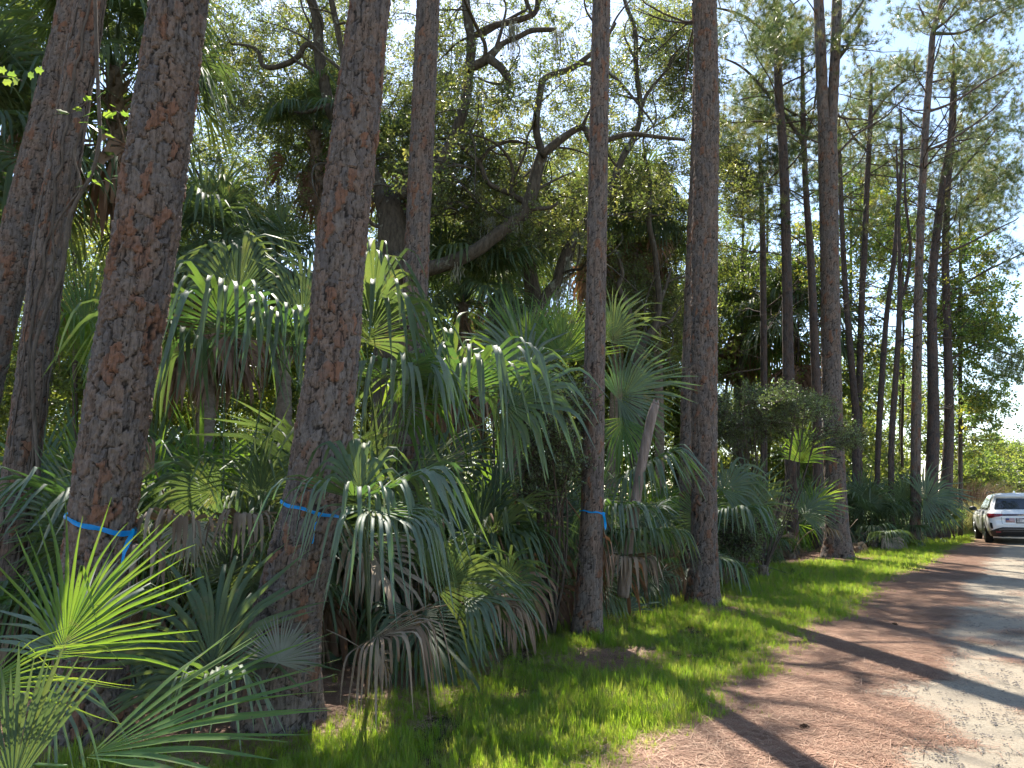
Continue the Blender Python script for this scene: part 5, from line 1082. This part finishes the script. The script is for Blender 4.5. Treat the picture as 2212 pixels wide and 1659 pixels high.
# ---------------------------------------------------------------- ribbons round the trunks
def ribbon(key, label, z_at, slope, w, tail, seed, phase=0, tw=0):
    c = NP[key][1]; k = int(np.argmin(abs(c[:, 2] - z_at))); ctr = c[k, :3]; r = c[k, 3] + .02
    T_ = unit(c[min(k + 20, len(c) - 1), :3] - c[k - 20, :3]); a = unit(np.cross([0, 1, 0], T_)); b = np.cross(T_, a)
    root = empty('ribbon', ctr, label, 'ribbon', 'blue survey ribbons'); th = np.linspace(0, 2 * math.pi, 61); V = []
    fl = 1 + .3 * math.exp(-max(ctr[2], 0) / .22)
    for t in th:
        # in the a,b frame b points away from the camera side when Y is forward
        off = slope * math.cos(t) ; q = ctr + (r * fl) * (math.cos(t) * a + math.sin(t) * b) + T_ * off
        ww = w * (.5 + .4 * abs(math.cos((t - phase) * .5 + tw)) + .14 * math.sin(9 * t + seed) * math.sin(4 * t)); q = q + T_ * .005 * math.sin(6 * t + seed); 
        V += [q + T_ * ww / 2 + (math.cos(t) * a + math.sin(t) * b) * .002 * math.sin(3 * t), q + (math.cos(t) * a + math.sin(t) * b) * .004 * math.sin(5 * t + 1), q - T_ * ww / 2]
    F_ = strip_faces(60); obj('band', mesh_np('band', np.array(V), F_, M['ribbon']), root)
    for (px_, py_, dx, L, ww) in tail:
        p = P(px_, py_, ctr[1] - r * fl * .75); rg = np.random.default_rng(seed); V = []; q = p.copy(); sg = 12
        for i in range(sg + 1):
            s = i / sg; an = .5 + 1.2 * math.sin(s * 4 + seed); sd = np.array([math.cos(an), math.sin(an), 0]) * ww / 2
            V += [q - sd, q + np.array([0, -.003, 0]), q + sd * (1 if i < sg else .2)]; q = q + np.array([dx * L / sg * (1 + math.sin(s * 7)), -.004, -L / sg])
        obj('tail', mesh_np('tail', np.array(V), strip_faces(sg), M['ribbon']), root)
def z_of(px, py, d): return P(px, py, d)[2]
ribbon('T2', 'blue ribbon tied slanting around the red-patched pine, longest tail hanging at its right', z_of(225, 1130, 5.1), -.058, .038, [(288, 1142, -.15, .30, .035)], 2)
ribbon('T3', 'blue ribbon around the leaning pine, short thin tail, partly behind drooping palm blades', z_of(672, 1103, 5.35), -.02, .026, [(690, 1106, -.12, .21, .018)], 5, tw=1.1)
ribbon('T5', 'thin blue ribbon around the slim pine in the grass, tail at its right side', z_of(1278, 1106, 8.7), -.012, .024, [(1303, 1106, .1, .2, .03)], 3)
ribbon('T4', 'blue ribbon on the straight pine in the shade, only its tail showing between palm blades', z_of(880, 1118, 9.6), -.01, .03, [(904, 1118, .0, .14, .035)], 6)

# ---------------------------------------------------------------- vine on the left pine
c = NP['T1b'][1]; root = empty('climbing_vine', [c[0, 0], c[0, 1], 0], 'woody leafy vines climbing the right side of the dark leaning pine near the left edge', 'vine')
for k in range(7):
    rg = np.random.default_rng(50 + k); z0, z1 = (0, c[-1, 2]) if k < 4 else (rg.uniform(.5, 3), rg.uniform(3.5, 6.5)); zz = np.arange(z0, z1, .12)
    ph = rg.uniform(-1.3, .9) + np.cumsum(rg.normal(0, .09, len(zz))) + (0 if k else .2 * np.sin(zz))
    cx = np.interp(zz, c[:, 2], c[:, 0]); cyy = np.interp(zz, c[:, 2], c[:, 1]); rr = np.interp(zz, c[:, 2], c[:, 3]) + rg.uniform(.004, .02)
    q = np.stack([cx + rr * np.sin(ph + .9), cyy - rr * np.cos(ph + .9), zz], -1); mb = MB(); mb.tube(crom(q, .05), (.014, .010, .008, .007)[k] if k < 4 else .0035, 6)
    obj('stem', mb.mesh('stem', M['vine_bark']), root)
for k, pts in enumerate([[(85, 1050), (70, 800), (92, 690), (130, 600), (150, 470), (195, 380), (215, 300), (212, 200), (208, 90), (205, -20)], [(120, 560), (115, 500), (150, 440), (175, 400), (160, 330), (190, 250)]]):
    q = np.array([P(a, b, 7.2) for a, b in pts]); mb = MB(); mb.tube(crom(q, .06), .019 - .008 * k, 7); obj('stem', mb.mesh('stem', M['vine_bark']), root)
def lobed_leaf(mb, p, d, nrm, L):
    s = unit(np.cross(d, nrm)); sh = [(0, 0), (.18, .28), (.45, .22), (.62, .40), (.72, .16), (1, 0)]
    for sg in (1, -1):
        ring = [p + d * L * a + s * sg * L * b + nrm * .05 * L * (b * 3) for a, b in sh]; mb.add(ring + [p + d * L * .5], None, [[i, i + 1, 6] if sg > 0 else [i + 1, i, 6] for i in range(5)])
M['vine_leaf'] = leaf_mat('vine_leaf', [(.08, .16, .03), (.1, .18, .035), (.14, .2, .04)], [(.20, .34, .04), (.26, .40, .04), (.32, .40, .05)], .5, .4, .5)
lf = [(150, 245), (170, 230), (182, 218), (205, 238), (222, 250), (240, 228), (252, 240), (262, 248), (170, 265), (190, 268), (212, 275), (226, 290), (180, 400), (200, 392), (225, 385), (243, 380), (258, 386), (190, 385), (120, 245), (210, 212)]
for k, (a, b) in enumerate(lf):
    rg = np.random.default_rng(80 + k); mb = MB(); p = P(a, b, 6.8 + rg.uniform(-.2, .2)); d = unit([rg.uniform(-.5, 1), rg.uniform(-.5, .3), rg.uniform(-.5, .3)]); lobed_leaf(mb, p, d, unit(np.cross(d, [rg.normal(0, .3), 1, rg.normal(0, .5)])), rg.uniform(.09, .14))
    obj('leaf', mb.mesh('leaf', M['vine_leaf']), root)
q = np.array([P(195, 300, 7.0), P(215, 262, 6.8), P(245, 240, 6.75), P(262, 247, 6.7)]); mb = MB(); mb.tube(crom(q, .05), .004, 4); q = np.array([P(165, 420, 7.0), P(195, 398, 6.8), P(258, 384, 6.7)]); mb.tube(crom(q, .05), .004, 4)
q = np.array([P(110, 250, 7.0), P(160, 240, 6.8), P(190, 216, 6.75)]); mb.tube(crom(q, .05), .004, 4); obj('stem', mb.mesh('stem', M['vine_bark']), root)
# bright leaves poking in at the left edge
root = empty('leafy_sprig', P(-60, 200, 5), 'bright green lobed leaves poking in at the left edge near the top', 'leaves')
mb = MB(); mb.tube(crom(np.array([P(-80, 220, 5), P(-20, 175, 5), P(20, 165, 5), P(48, 175, 5)]), .05), .004, 4); obj('stem', mb.mesh('stem', M['vine_bark']), root)
for k, (a, b) in enumerate([(-5, 150), (15, 160), (30, 168), (5, 178), (-15, 170), (60, 158), (75, 150)]):
    rg = np.random.default_rng(180 + k); mb = MB(); d = unit([rg.uniform(.1, 1), -.1, rg.uniform(-.6, .1)]); lobed_leaf(mb, P(a, b, 5), d, unit([.1, 1, .3]), .085); obj('leaf', mb.mesh('leaf', M['vine_leaf']), root)

# ---------------------------------------------------------------- Spanish moss
mroot = None
for k, (a, b, d, L, n_) in enumerate([(1108, 52, 14.2, .8, 16), (1205, 66, 14, .6, 10), (1060, 470, 14.7, .5, 9), (1120, 445, 14.6, .6, 9), (1200, 615, 18, .9, 14), (1222, 560, 18, 1.1, 14), (1180, 635, 18, .7, 10), (810, 520, 14.6, .7, 10), (1250, 500, 18, .8, 10), (985, 570, 14.6, .4, 8), (700, 560, 5.6, .5, 0)]):
    if not n_: continue
    p0 = P(a, b, d); o_ = MB(); rg = np.random.default_rng(600 + k)
    for s in range(n_ * 5):
        p = p0 + np.array([rg.normal(0, .07), rg.normal(0, .07), 0]); l = L * rg.uniform(.3, 1.1); m_ = 6; q = p + np.cumsum(np.stack([rg.normal(0, .018, m_), rg.normal(0, .018, m_), np.full(m_, -l / m_)], -1), 0)
        q = np.vstack([p, q]); sd = unit([rg.normal(), rg.normal(), 0]) * .006; V = np.empty((len(q) * 2, 3)); V[0::2] = q - sd; V[1::2] = q + sd; o_.add(V, [[2 * i, 2 * i + 1, 2 * i + 3, 2 * i + 2] for i in range(m_)])
    o = obj('spanish_moss', o_.mesh('spanish_moss', M['moss'])); tag(o, ['grey moss hanging from the top limb, longest strand near the broken stub', 'moss tuft at the end of the high right-hand limb', 'moss on the underside of the long limb, left of its bend', 'small moss tuft where the long limb turns upward', 'thick moss at the elbow of the centre oak', 'long moss strands on the centre oak limb beside the slim pine', 'moss under the lowest bend of the centre oak', 'moss patch on the big oak trunk left of the straight pine', 'moss strands high on the centre oak limb', 'short moss near the left end of the long limb'][k], 'moss', 'tufts of Spanish moss')

# ---------------------------------------------------------------- broken snag
root = empty('dead_snag', G(1372, 1300), 'weathered grey-brown broken tree stub leaning right, between the slim pine and the ribbonless pine', 'dead tree')
q = np.array([[*P(a, b, 9.3), w / 2 / FPX * 9.3] for a, b, w in [(1345, 1290, 26), (1362, 1160, 24), (1378, 1050, 22), (1395, 960, 21), (1408, 900, 20), (1416, 874, 18)]]); cc_ = crom(q, .05); K = len(cc_)
cc_[:, 3] *= 1 + .12 * (vnoise(np.arange(K) * .3, np.zeros(K) + 4) - .5); mb = MB(); mb.tube(cc_[:, :3], cc_[:, 3], 12)
for k in range(7):
    a = k * .9; p = cc_[-1, :3] + np.array([math.cos(a), math.sin(a), 0]) * .035; mb.tube([p, p + np.array([.01, 0, .03 + .07 * ((k * 37) % 5) / 5])], [.022, .003], 4)
obj('trunk', mb.mesh('trunk', M['snag_wood']), root)
mb = MB(); mb.tube(crom(np.array([P(1372, 1080, 9.2), P(1362, 1090, 9.1), P(1350, 1100, 9.0)]), .05), [.022] * 1 if False else .016, 6); obj('branch_stub', mb.mesh('branch_stub', M['snag_wood']), root)

# ---------------------------------------------------------------- bushes
def bush(name, label, base, nodes, regs, src, per, scl, rc=.3, cat='bush', r0=.012, bare=0):
    t = Tree(name, label, base, cat=cat); b = np.array([base[0], base[1], 0])
    for k in range(nodes):
        r_ = region(*regs[0][:6], 1, 0, .0)[0]; m_ = (b + r_) / 2 + rng.normal(0, .1, 3); t.limb([[*b, .022], [*m_, .014], [*r_, .008]], px=False, step=.15, wig=.03, n=5, rmin=.005)
    for r_ in regs: t.clumps(region(*r_), rc)
    if bare:
        sv = t.cl; t.cl = [(p, .1) for p in region(*bare)]; t.grow(r0 * .7, .0035); t.cl = sv
    t.grow(r0, .004); t.finish(M['twig'], src, per, scl, .6, crown='foliage', limbname='stems'); return t
bush('bare_bush', 'wide twiggy bush with sparse small leaves and bare inside, right of the ribbonless pine', GX(1650, 16.5), 16, [(1660, 880, 130, 45, 15.5, 18, 44, 0, .1), (1800, 945, 50, 22, 15.5, 17.5, 10, 0, .1), (1620, 930, 90, 40, 16, 18, 18, 0, .1)], C_shrub, 15, (.9, 1.5), .28, bare=(1640, 970, 100, 90, 15.5, 18, 160, 0, .05))
bush('bare_bush', 'small-leaved shrub with reddish twigs left of the slim ribboned pine', GX(1195, 8.6), 12, [(1195, 900, 65, 75, 8.0, 9.2, 46, 0, .1), (1190, 1010, 50, 70, 8.0, 9.0, 16, 0, .1)], C_shrub, 13, (.8, 1.3), .18, bare=(1200, 1010, 60, 130, 8.0, 9.2, 150, 0, .05))
bush('bare_bush', 'shrub with light small leaves behind the slim pine, above the palmetto fans', GX(1100, 12.5), 8, [(1120, 720, 80, 40, 11.8, 13, 26, 0, .1)], C_shrub, 13, (.8, 1.3), .22)
bush('leafy_bush', 'low leafy bush at the verge just left of the white car', GX(2062, 29), 5, [(2062, 1105, 16, 16, 28, 30, 10, 0, .1)], C_gum, 8, (.5, .7), .2)
bush('leafy_bush', 'low leafy bush under the palmettos, right of the ribbonless pine', GX(1590, 13.6), 6, [(1620, 1150, 50, 35, 13, 14.5, 22, 0, .1)], C_shrub, 14, (1.0, 1.6), .22)

# ---------------------------------------------------------------- reed clumps beyond the trees
def reed(name, label, c, n_, h, rad, mat, plume=False, w=.02):
    mb = MB(); rg = np.random.default_rng(int(c[0] * 10))
    for k in range(n_):
        a = rg.uniform(0, 6.28); q = rg.random() ** .6 * rad; out = unit([math.cos(a), math.sin(a), 0]); p = np.array([math.cos(a) * q * .4, math.sin(a) * q * .4, 0]); L = h * rg.uniform(.65, 1.05)
        blade_strip(mb, p, a, L, w, rg.uniform(.3, 1.1) * (.4 + q / rad), rg, 5)
    o = obj(name, mb.mesh(name, M[mat]), loc=c); tag(o, label, 'ornamental grass'); return o
reed('grass_clump', 'large pale yellow-green ornamental grass clump left of the car roof', GX(2112, 34), 1900, 1.75, 1.7, 'reed', w=.022)
reed('grass_clump', 'second smaller ornamental grass clump half behind the leafy verge bush', GX(2075, 33), 500, 1.1, .8, 'reed', w=.02)
reed('dry_reeds', 'tall reddish brown dry stalks behind the pale grass clump', GX(2105, 39), 900, 3.0, 2.2, 'reed_brown', w=.03)
reed('dry_reeds', 'brown dry stalks beside the last dark trunks', GX(2070, 37), 500, 3.2, 1.3, 'reed_brown', w=.03)

# ---------------------------------------------------------------- small things on the ground
def cone(px_, py_, lb):
    root = empty('pine_cone', G(px_, py_), lb, 'pine cone', 'pine cones on the ground'); mb = MB(); mb.tube([[-.04, 0, .022], [-.02, 0, .025], [.02, 0, .022], [.045, 0, .02]], [.012, .02, .016, .005], 8); obj('core', mb.mesh('core', M['cone']), root, False); mb = MB()
    for k in range(46):
        t = k / 46; a = k * 2.4; r = .03 * math.sin(math.pi * (.15 + .8 * t)); c = np.array([-.04 + .085 * t, math.cos(a) * r, .025 + math.sin(a) * r]); mb.box(c, (.004, .014, .014), Euler((a, .5, 0)))
    obj('scales', mb.mesh('scales', M['cone']), root, False); root.rotation_euler = (0, 0, px_)
cone(1934, 1356, 'dark pine cone on the needle-strewn road edge at right'); cone(1738, 1584, 'small dark pine cone near the bottom right, on the needles')
def stick(pts, r, lb, d=None):
    q = np.array([G(*p) for p in pts]); q[:, 2] = r + .015; mb = MB(); mb.tube(crom(q, .04), r, 6); o = obj('stick', mb.mesh('stick', M['vine_bark'])); tag(o, lb, 'stick', 'sticks lying on the ground')
stick([(1760, 1374), (1790, 1380), (1812, 1383)], .012, 'pale curled piece of bark lying at the grass edge')
stick([(1725, 1420), (1745, 1428), (1760, 1432)], .006, 'short light stick on the needles just off the grass')
stick([(1565, 1646), (1590, 1650), (1618, 1654)], .008, 'light brown wood chip among gravel at the bottom')
stick([(1380, 1318), (1440, 1312), (1490, 1316)], .012, 'dark fallen stick lying in the lawn before the ribbonless pine')
stick([(1995, 1664), (2000, 1620), (2030, 1590)], .004, 'thin dark twig on the sandy road at the bottom')
# fallen frond debris under the palms
DB = 'dry palm fronds fallen under the palmettos'
for k, (px_, py_) in enumerate([(700, 1480), (380, 1480), (330, 1400), (560, 1350), (1110, 1310), (1190, 1300), (1420, 1270), (1660, 1205), (1850, 1185), (540, 1420), (260, 1330), (980, 1370), (420, 1330)]):
    T = T_dead[k % 4]; o = bpy.data.objects.new('fallen_frond', T['full']); link(o); g_ = G(px_, py_); o.location = (g_[0], g_[1], .45 + .1 * (k % 3)); o.rotation_euler = (0, 0, k * 1.7); o.scale = (.75,) * 3
    tag(o, 'dry fallen palm frond on the ground ' + ['right of the leaning pine\'s foot', 'between the two left ribboned pines, nearer the lawn', 'beside the foot of the red-patched pine', 'left of the leaning pine, farther in', 'under the wide low fans at the lawn edge', 'left of the slim ribboned pine\'s foot', 'between the slim pine and the ribbonless pine',
        'left of the forked pine\'s foot', 'right of the forked pine', 'left of the leaning pine, against its foot', 'behind the red-patched pine', 'right of the arching tan frond', 'midway between the two left ribboned pines, farther in'][k], 'dead frond', DB)

# ---------------------------------------------------------------- the parked car (local frame: +Y forward, origin on the ground under the middle of the rear bumper)
M['paint'] = plain('pearl_white_paint', (.78, .79, .80), .22, .5, 0, .6); M['black_trim'] = plain('black_trim', (.018, .018, .02), .55); M['grey_trim'] = plain('grey_trim', (.10, .10, .105), .5)
M['car_glass'] = plain('car_glass', (.012, .016, .02), .06, .8, 0, .3); M['tyre'] = plain('tyre', (.02, .02, .021), .8, .2); M['rim'] = plain('rim', (.35, .35, .36), .3, .5, .9)
M['lamp_red'] = plain('lamp_red', (.22, .012, .018), .15, .6, 0, .6); M['lamp_dark'] = plain('lamp_dark', (.05, .008, .012), .15, .6, 0, .6); M['chrome'] = plain('chrome', (.7, .7, .7), .15, .5, 1)
M['plate_white'] = plain('plate_white', (.62, .60, .58), .5); M['plate_ink'] = plain('plate_ink', (.05, .05, .09), .5); M['flag_red'] = plain('flag_red', (.35, .06, .07), .5); M['flag_white'] = plain('flag_white', (.6, .55, .55), .5); M['flag_blue'] = plain('flag_blue', (.05, .06, .20), .5)
Lc = 4.85
ZB = np.array([.26, .38, .50, .64, .80, .93, 1.02, 1.10]); WB = np.array([.84, .90, .935, .955, .965, .955, .925, .885])
YR = np.array([.16, .07, .02, .0, .03, .02, .06, .12]); YF = np.array([.25, .12, .05, .03, .05, .12, .35, .9]) # front recess
ZG = np.array([1.09, 1.2, 1.35, 1.50, 1.60, 1.66, 1.69]); WG = np.array([.855, .82, .765, .70, .655, .60, .40]); YRG = np.array([.14, .24, .38, .50, .44, .50, .62]); YFG = np.array([1.15, 1.35, 1.62, 1.90, 2.12, 2.35, 2.7])
def shell(z, t, green=False):
    """t in [0,1] from rear centre round the left side to the front centre; returns point on the left (x<0)"""
    Z, W_, A, B_ = (ZG, WG, YRG, YFG) if green else (ZB, WB, YR, YF)
    w = np.interp(z, Z, W_); yr = np.interp(z, Z, A); yf = Lc - np.interp(z, Z, B_)
    tt = [0, .10, .17, .21, .25, .30, .70, .78, .86, .93, 1]
    xs = [0, .55, .80, .91, .975, 1, 1, .97, .86, .6, 0]; ys = [0, .012, .05, .11, .22, .5, None, None, None, None, None]
    yy = [yr, yr + .012, yr + .05, yr + .10, yr + .20, yr + .5, yf - .75, yf - .35, yf - .13, yf - .03, yf]
    if not green:
        fl = .0
        for yc in (1.08, 3.93):
            yv = np.interp(t, tt, yy); fl += .02 * np.exp(-((yv - yc) / .38) ** 2) * np.exp(-((z - .72) / .2) ** 2)
        return np.array([-(w * np.interp(t, tt, xs) + fl * (1 if .22 < t < .8 else 0)), np.interp(t, tt, yy), z])
    return np.array([-w * np.interp(t, tt, xs), np.interp(t, tt, yy), z])
def grid_patch(mb, z0, z1, t0, t1, nz, nt, green, off, side=1, zf=None, depth=None):
    """a panel following the shell, standing off it by off"""
    V = []
    for a in range(nz + 1):
        for b in range(nt + 1):
            fa = a / nz; fb = b / nt; t = t0 + (t1 - t0) * fb; zz0, zz1 = (z0, z1) if zf is None else zf(fb); z = zz0 + (zz1 - zz0) * fa
            p = shell(z, t, green); e = 1e-3; tn = shell(z, min(1, t + e), green) - shell(z, max(0, t - e), green); zn = shell(z + e, t, green) - shell(z - e, t, green)
            n_ = unit(np.cross(tn, zn)); 
            if n_.dot(p - np.array([0, Lc / 2, .8])) < 0: n_ = -n_
            p = p + n_ * off; V.append(p * np.array([side, 1, 1]))
    mb.add(V, [[a * (nt + 1) + b, a * (nt + 1) + b + 1, (a + 1) * (nt + 1) + b + 1, (a + 1) * (nt + 1) + b] for a in range(nz) for b in range(nt)])
def both(f):
    for s in (1, -1): f(s)
rear_g = G(2213, 1178); car = empty('parked_car', rear_g, 'pearl white SUV parked on the sandy road, seen from behind, flag sticker on its tailgate', 'car'); car.rotation_euler = (0, 0, -R(26)); car.scale = (1.03,) * 3
def cpart(name, mb, mat, parent=None, smooth=True):
    o = bpy.data.objects.new(name, mb.mesh(name, M[mat], smooth)); return link(o, parent or car)
mb = MB()
zs = np.concatenate([np.linspace(.26, 1.10, 15)]); both(lambda s: [grid_patch(mb, .26, 1.10, 0, 1, 14, 60, False, 0, s)])
# close the belt line and the bonnet
for s in (1, -1):
    V = []; K = 60
    for b in range(K + 1): p = shell(1.10, b / K); V += [p * [s, 1, 1], np.array([p[0] * .0 * s, p[1], 1.10 + .03 * min(1, max(0, (3.9 - p[1])))])]
    mb.add(V, [[2 * b, 2 * b + 2, 2 * b + 3, 2 * b + 1] for b in range(K)])
cpart('body', mb, 'paint')
mb = MB(); both(lambda s: grid_patch(mb, 1.09, 1.69, 0, 1, 14, 50, True, 0, s))
V = [];
for s in (1, -1):
    V = []; K = 50
    for b in range(K + 1): p = shell(1.69, b / K, True); V += [p * [s, 1, 1], np.array([0, p[1], 1.70])]
    mb.add(V, [[2 * b, 2 * b + 2, 2 * b + 3, 2 * b + 1] for b in range(K)])
cpart('roof', mb, 'paint')
mb = MB(); both(lambda s: grid_patch(mb, 0, 0, 0, .185, 8, 12, True, .008, s, zf=lambda f: (1.15, 1.52))); cpart('rear_window', mb, 'car_glass')
for s in (1, -1):
    mb = MB(); grid_patch(mb, 0, 0, .265, .47, 8, 16, True, .008, s, zf=lambda f: (1.13 + .10 * max(0, 1 - f * 4), 1.55 - .12 * max(0, 1 - f * 4))); cpart('side_window', mb, 'car_glass')
    mb = MB(); grid_patch(mb, 0, 0, .485, .77, 8, 16, True, .008, s, zf=lambda f: (1.13, 1.55 - .15 * max(0, f - .8) * 5)); cpart('side_window', mb, 'car_glass')
mb = MB(); both(lambda s: grid_patch(mb, 1.18, 1.56, .80, 1, 6, 14, True, .008, s)); cpart('windscreen', mb, 'car_glass')
mb = MB(); both(lambda s: grid_patch(mb, 0, 0, 0, .12, 3, 8, False, .012, s, zf=lambda f: (.945 - .01 * f, 1.0 - .005 * f))); cpart('light_bar', mb, 'lamp_dark')
for s in (1, -1):
    mb = MB(); grid_patch(mb, 0, 0, .10, .26, 4, 14, False, .014, s, zf=lambda f: (.94 - .075 * min(1, f * 1.6) * (1 if f < .75 else (1 - f) * 4), 1.0 + .015 * f)); cpart('tail_light', mb, 'lamp_red')
    mb = MB(); grid_patch(mb, 0, 0, .225, .262, 4, 4, False, .017, s, zf=lambda f: (.875 + .10 * f, 1.005)); cpart('tail_light_edge', mb, 'lamp_dark')
    mb = MB(); grid_patch(mb, 0, 0, .13, .17, 2, 4, False, .02, s, zf=lambda f: (.405, .432)); cpart('reflector', mb, 'flag_red')
    mb = MB(); grid_patch(mb, 0, 0, .19, .215, 5, 2, False, .01, s, zf=lambda f: (.52 + .0 * f, .70 + .02 * f)); cpart('bumper_vent', mb, 'black_trim')
    mb = MB(); mb.tube([[-s * .9, 3.12, 1.08], [-s * 1.0, 3.1, 1.10]], .03, 6); V0 = mb; mb.tube(np.array([[-s * .94, 3.08, 1.15], [-s * 1.0, 3.06, 1.155], [-s * 1.1, 3.08, 1.15], [-s * 1.16, 3.14, 1.14]]), [.05, .085, .085, .03], 10, squash=1); mo = cpart('mirror', mb, 'black_trim')
    mb = MB(); mb.tube([[-s * .62, .75, 1.70], [-s * .64, 1.0, 1.735], [-s * .64, 2.4, 1.735], [-s * .6, 2.65, 1.68]], .016, 6); cpart('roof_rail', mb, 'black_trim')
    for yc in (1.08, 3.93):
        mb = MB(); th = np.linspace(0, 2 * math.pi, 41); prof = [(.0, -.11), (.30, -.11), (.355, -.10), (.375, -.06), (.378, 0), (.375, .06), (.355, .10), (.27, .105), (.25, .085)]
        V = np.array([[s * -.86 + s * -1 * b_, yc + math.cos(t) * a_, .378 + math.sin(t) * a_] for t in th[:-1] for a_, b_ in prof]); m_ = len(prof)
        mb.add(V, [[i * m_ + k, i * m_ + k + 1, ((i + 1) % 40) * m_ + k + 1, ((i + 1) % 40) * m_ + k] for i in range(40) for k in range(m_ - 1)]); wh = cpart('wheel', mb, 'tyre')
        mb = MB(); mb.tube([[-s * .93, yc, .378], [-s * .945, yc, .378]], .25, 24)
        for k in range(10): a = k * .628; mb.tube([[-s * .955, yc + math.cos(a) * .05, .378 + math.sin(a) * .05], [-s * .965, yc + math.cos(a) * .25, .378 + math.sin(a) * .25]], [.03, .018], 5)
        cpart('rim', mb, 'rim', wh)
        mb = MB(); V = []
        for k in range(25): a = math.pi * (k / 24 * 1.16 - .08); V += [[-s * (.962), yc + math.cos(a) * .40, .378 + math.sin(a) * .40], [-s * (.985), yc + math.cos(a) * .47, .378 + math.sin(a) * .47]]
        mb.add(V, [[2 * k, 2 * k + 2, 2 * k + 3, 2 * k + 1] for k in range(24)]); cpart('wheel_arch', mb, 'black_trim')
    mb = MB(); grid_patch(mb, .26, .36, .36, .64, 2, 20, False, .012, s); cpart('sill', mb, 'black_trim')
    mb = MB(); grid_patch(mb, .50, 1.05, .455, .4575, 4, 1, False, .004, s); cpart('door_seam', mb, 'black_trim')
    mb = MB(); mb.tube([[-s * .965, 2.05, .93], [-s * .99, 2.1, .935], [-s * .99, 2.25, .935], [-s * .965, 2.3, .93]], .016, 6); cpart('door_handle', mb, 'paint')
mb = MB(); both(lambda s: grid_patch(mb, 0, 0, 0, .245, 5, 20, False, .012, s, zf=lambda f: (.262, .575 - .20 * max(0, f - .45) * 1.3))); cpart('lower_bumper', mb, 'black_trim')
mb = MB(); both(lambda s: grid_patch(mb, 0, 0, 0, .14, 2, 12, False, .022, s, zf=lambda f: (.50 - .10 * max(0, f - .7), .535 - .08 * max(0, f - .7)))); both(lambda s: grid_patch(mb, 0, 0, 0, .11, 2, 10, False, .024, s, zf=lambda f: (.44, .46))); cpart('bumper_strip', mb, 'grey_trim')
mb = MB(); both(lambda s: grid_patch(mb, .285, .30, 0, .12, 1, 10, False, .02, s)); cpart('skid_edge', mb, 'chrome')
mb = MB(); both(lambda s: grid_patch(mb, 0, 0, 0, .105, 1, 10, False, .004, s, zf=lambda f: (.648 + .03 * max(0, f - .8) * 5, .654 + .03 * max(0, f - .8) * 5))); both(lambda s: grid_patch(mb, .68, 1.09, .105, .1075, 6, 1, False, .004, s)); cpart('tailgate_seam', mb, 'black_trim')
mb = MB(); mb.tube([[0, .95, 1.69], [0, 1.02, 1.76], [0, 1.12, 1.70]], [.03, .018, .03], 6); cpart('roof_fin', mb, 'paint')
mb = MB(); both(lambda s: grid_patch(mb, 0, 0, 0, .2, 3, 12, True, .035, s, zf=lambda f: (1.565, 1.625))); cpart('spoiler', mb, 'paint')
# number plate, flag sticker, lettering
def quad(mb, x0, x1, z0, z1, y): mb.add([[x0, y, z0], [x1, y, z0], [x1, y, z1], [x0, y, z1]], [[0, 1, 2, 3]])
mb = MB(); mb.box((0, -.006, .79), (.325, .018, .17)); pl = cpart('number_plate', mb, 'plate_ink', smooth=False)
mb = MB(); quad(mb, -.14, .14, .735, .835, -.0165); cpart('plate_face', mb, 'plate_white', pl, False)
def text(s_, name, x, y, z, size, mat, parent, off=.001):
    cu = bpy.data.curves.new(name, 'FONT'); cu.body = s_; cu.size = size; cu.extrude = off; cu.align_x = 'CENTER'; cu.materials.append(M[mat]); o = bpy.data.objects.new(name, cu); link(o, parent); o.location = (x, y, z); o.rotation_euler = (R(90), 0, 0); return o
text('981', 'plate_number', -.075, -.019, .755, .10, 'plate_ink', pl)
text('L E X U S', 'lettering', 0, -.002, .955, .045, 'chrome', car)
mb = MB(); mb.box((-.32, .004, .80), (.25, .006, .135)); fl_ = cpart('flag_sticker', mb, 'flag_white', smooth=False)
for k in range(4):
    mb = MB(); z = .7405 + k * .037; quad(mb, -.445 if k < 2 else -.335, -.195, z, z + .0165, -.0005); cpart('red_stripe', mb, 'flag_red', fl_, False)
mb = MB(); quad(mb, -.445, -.34, .80, .8675, -.0008); cpart('blue_canton', mb, 'flag_blue', fl_, False)
mb = MB(); mb.box((0, 2.4, .45), (1.5, 4.0, .4)); cpart('underbody', mb, 'black_trim')
print('car done', len(bpy.data.objects))
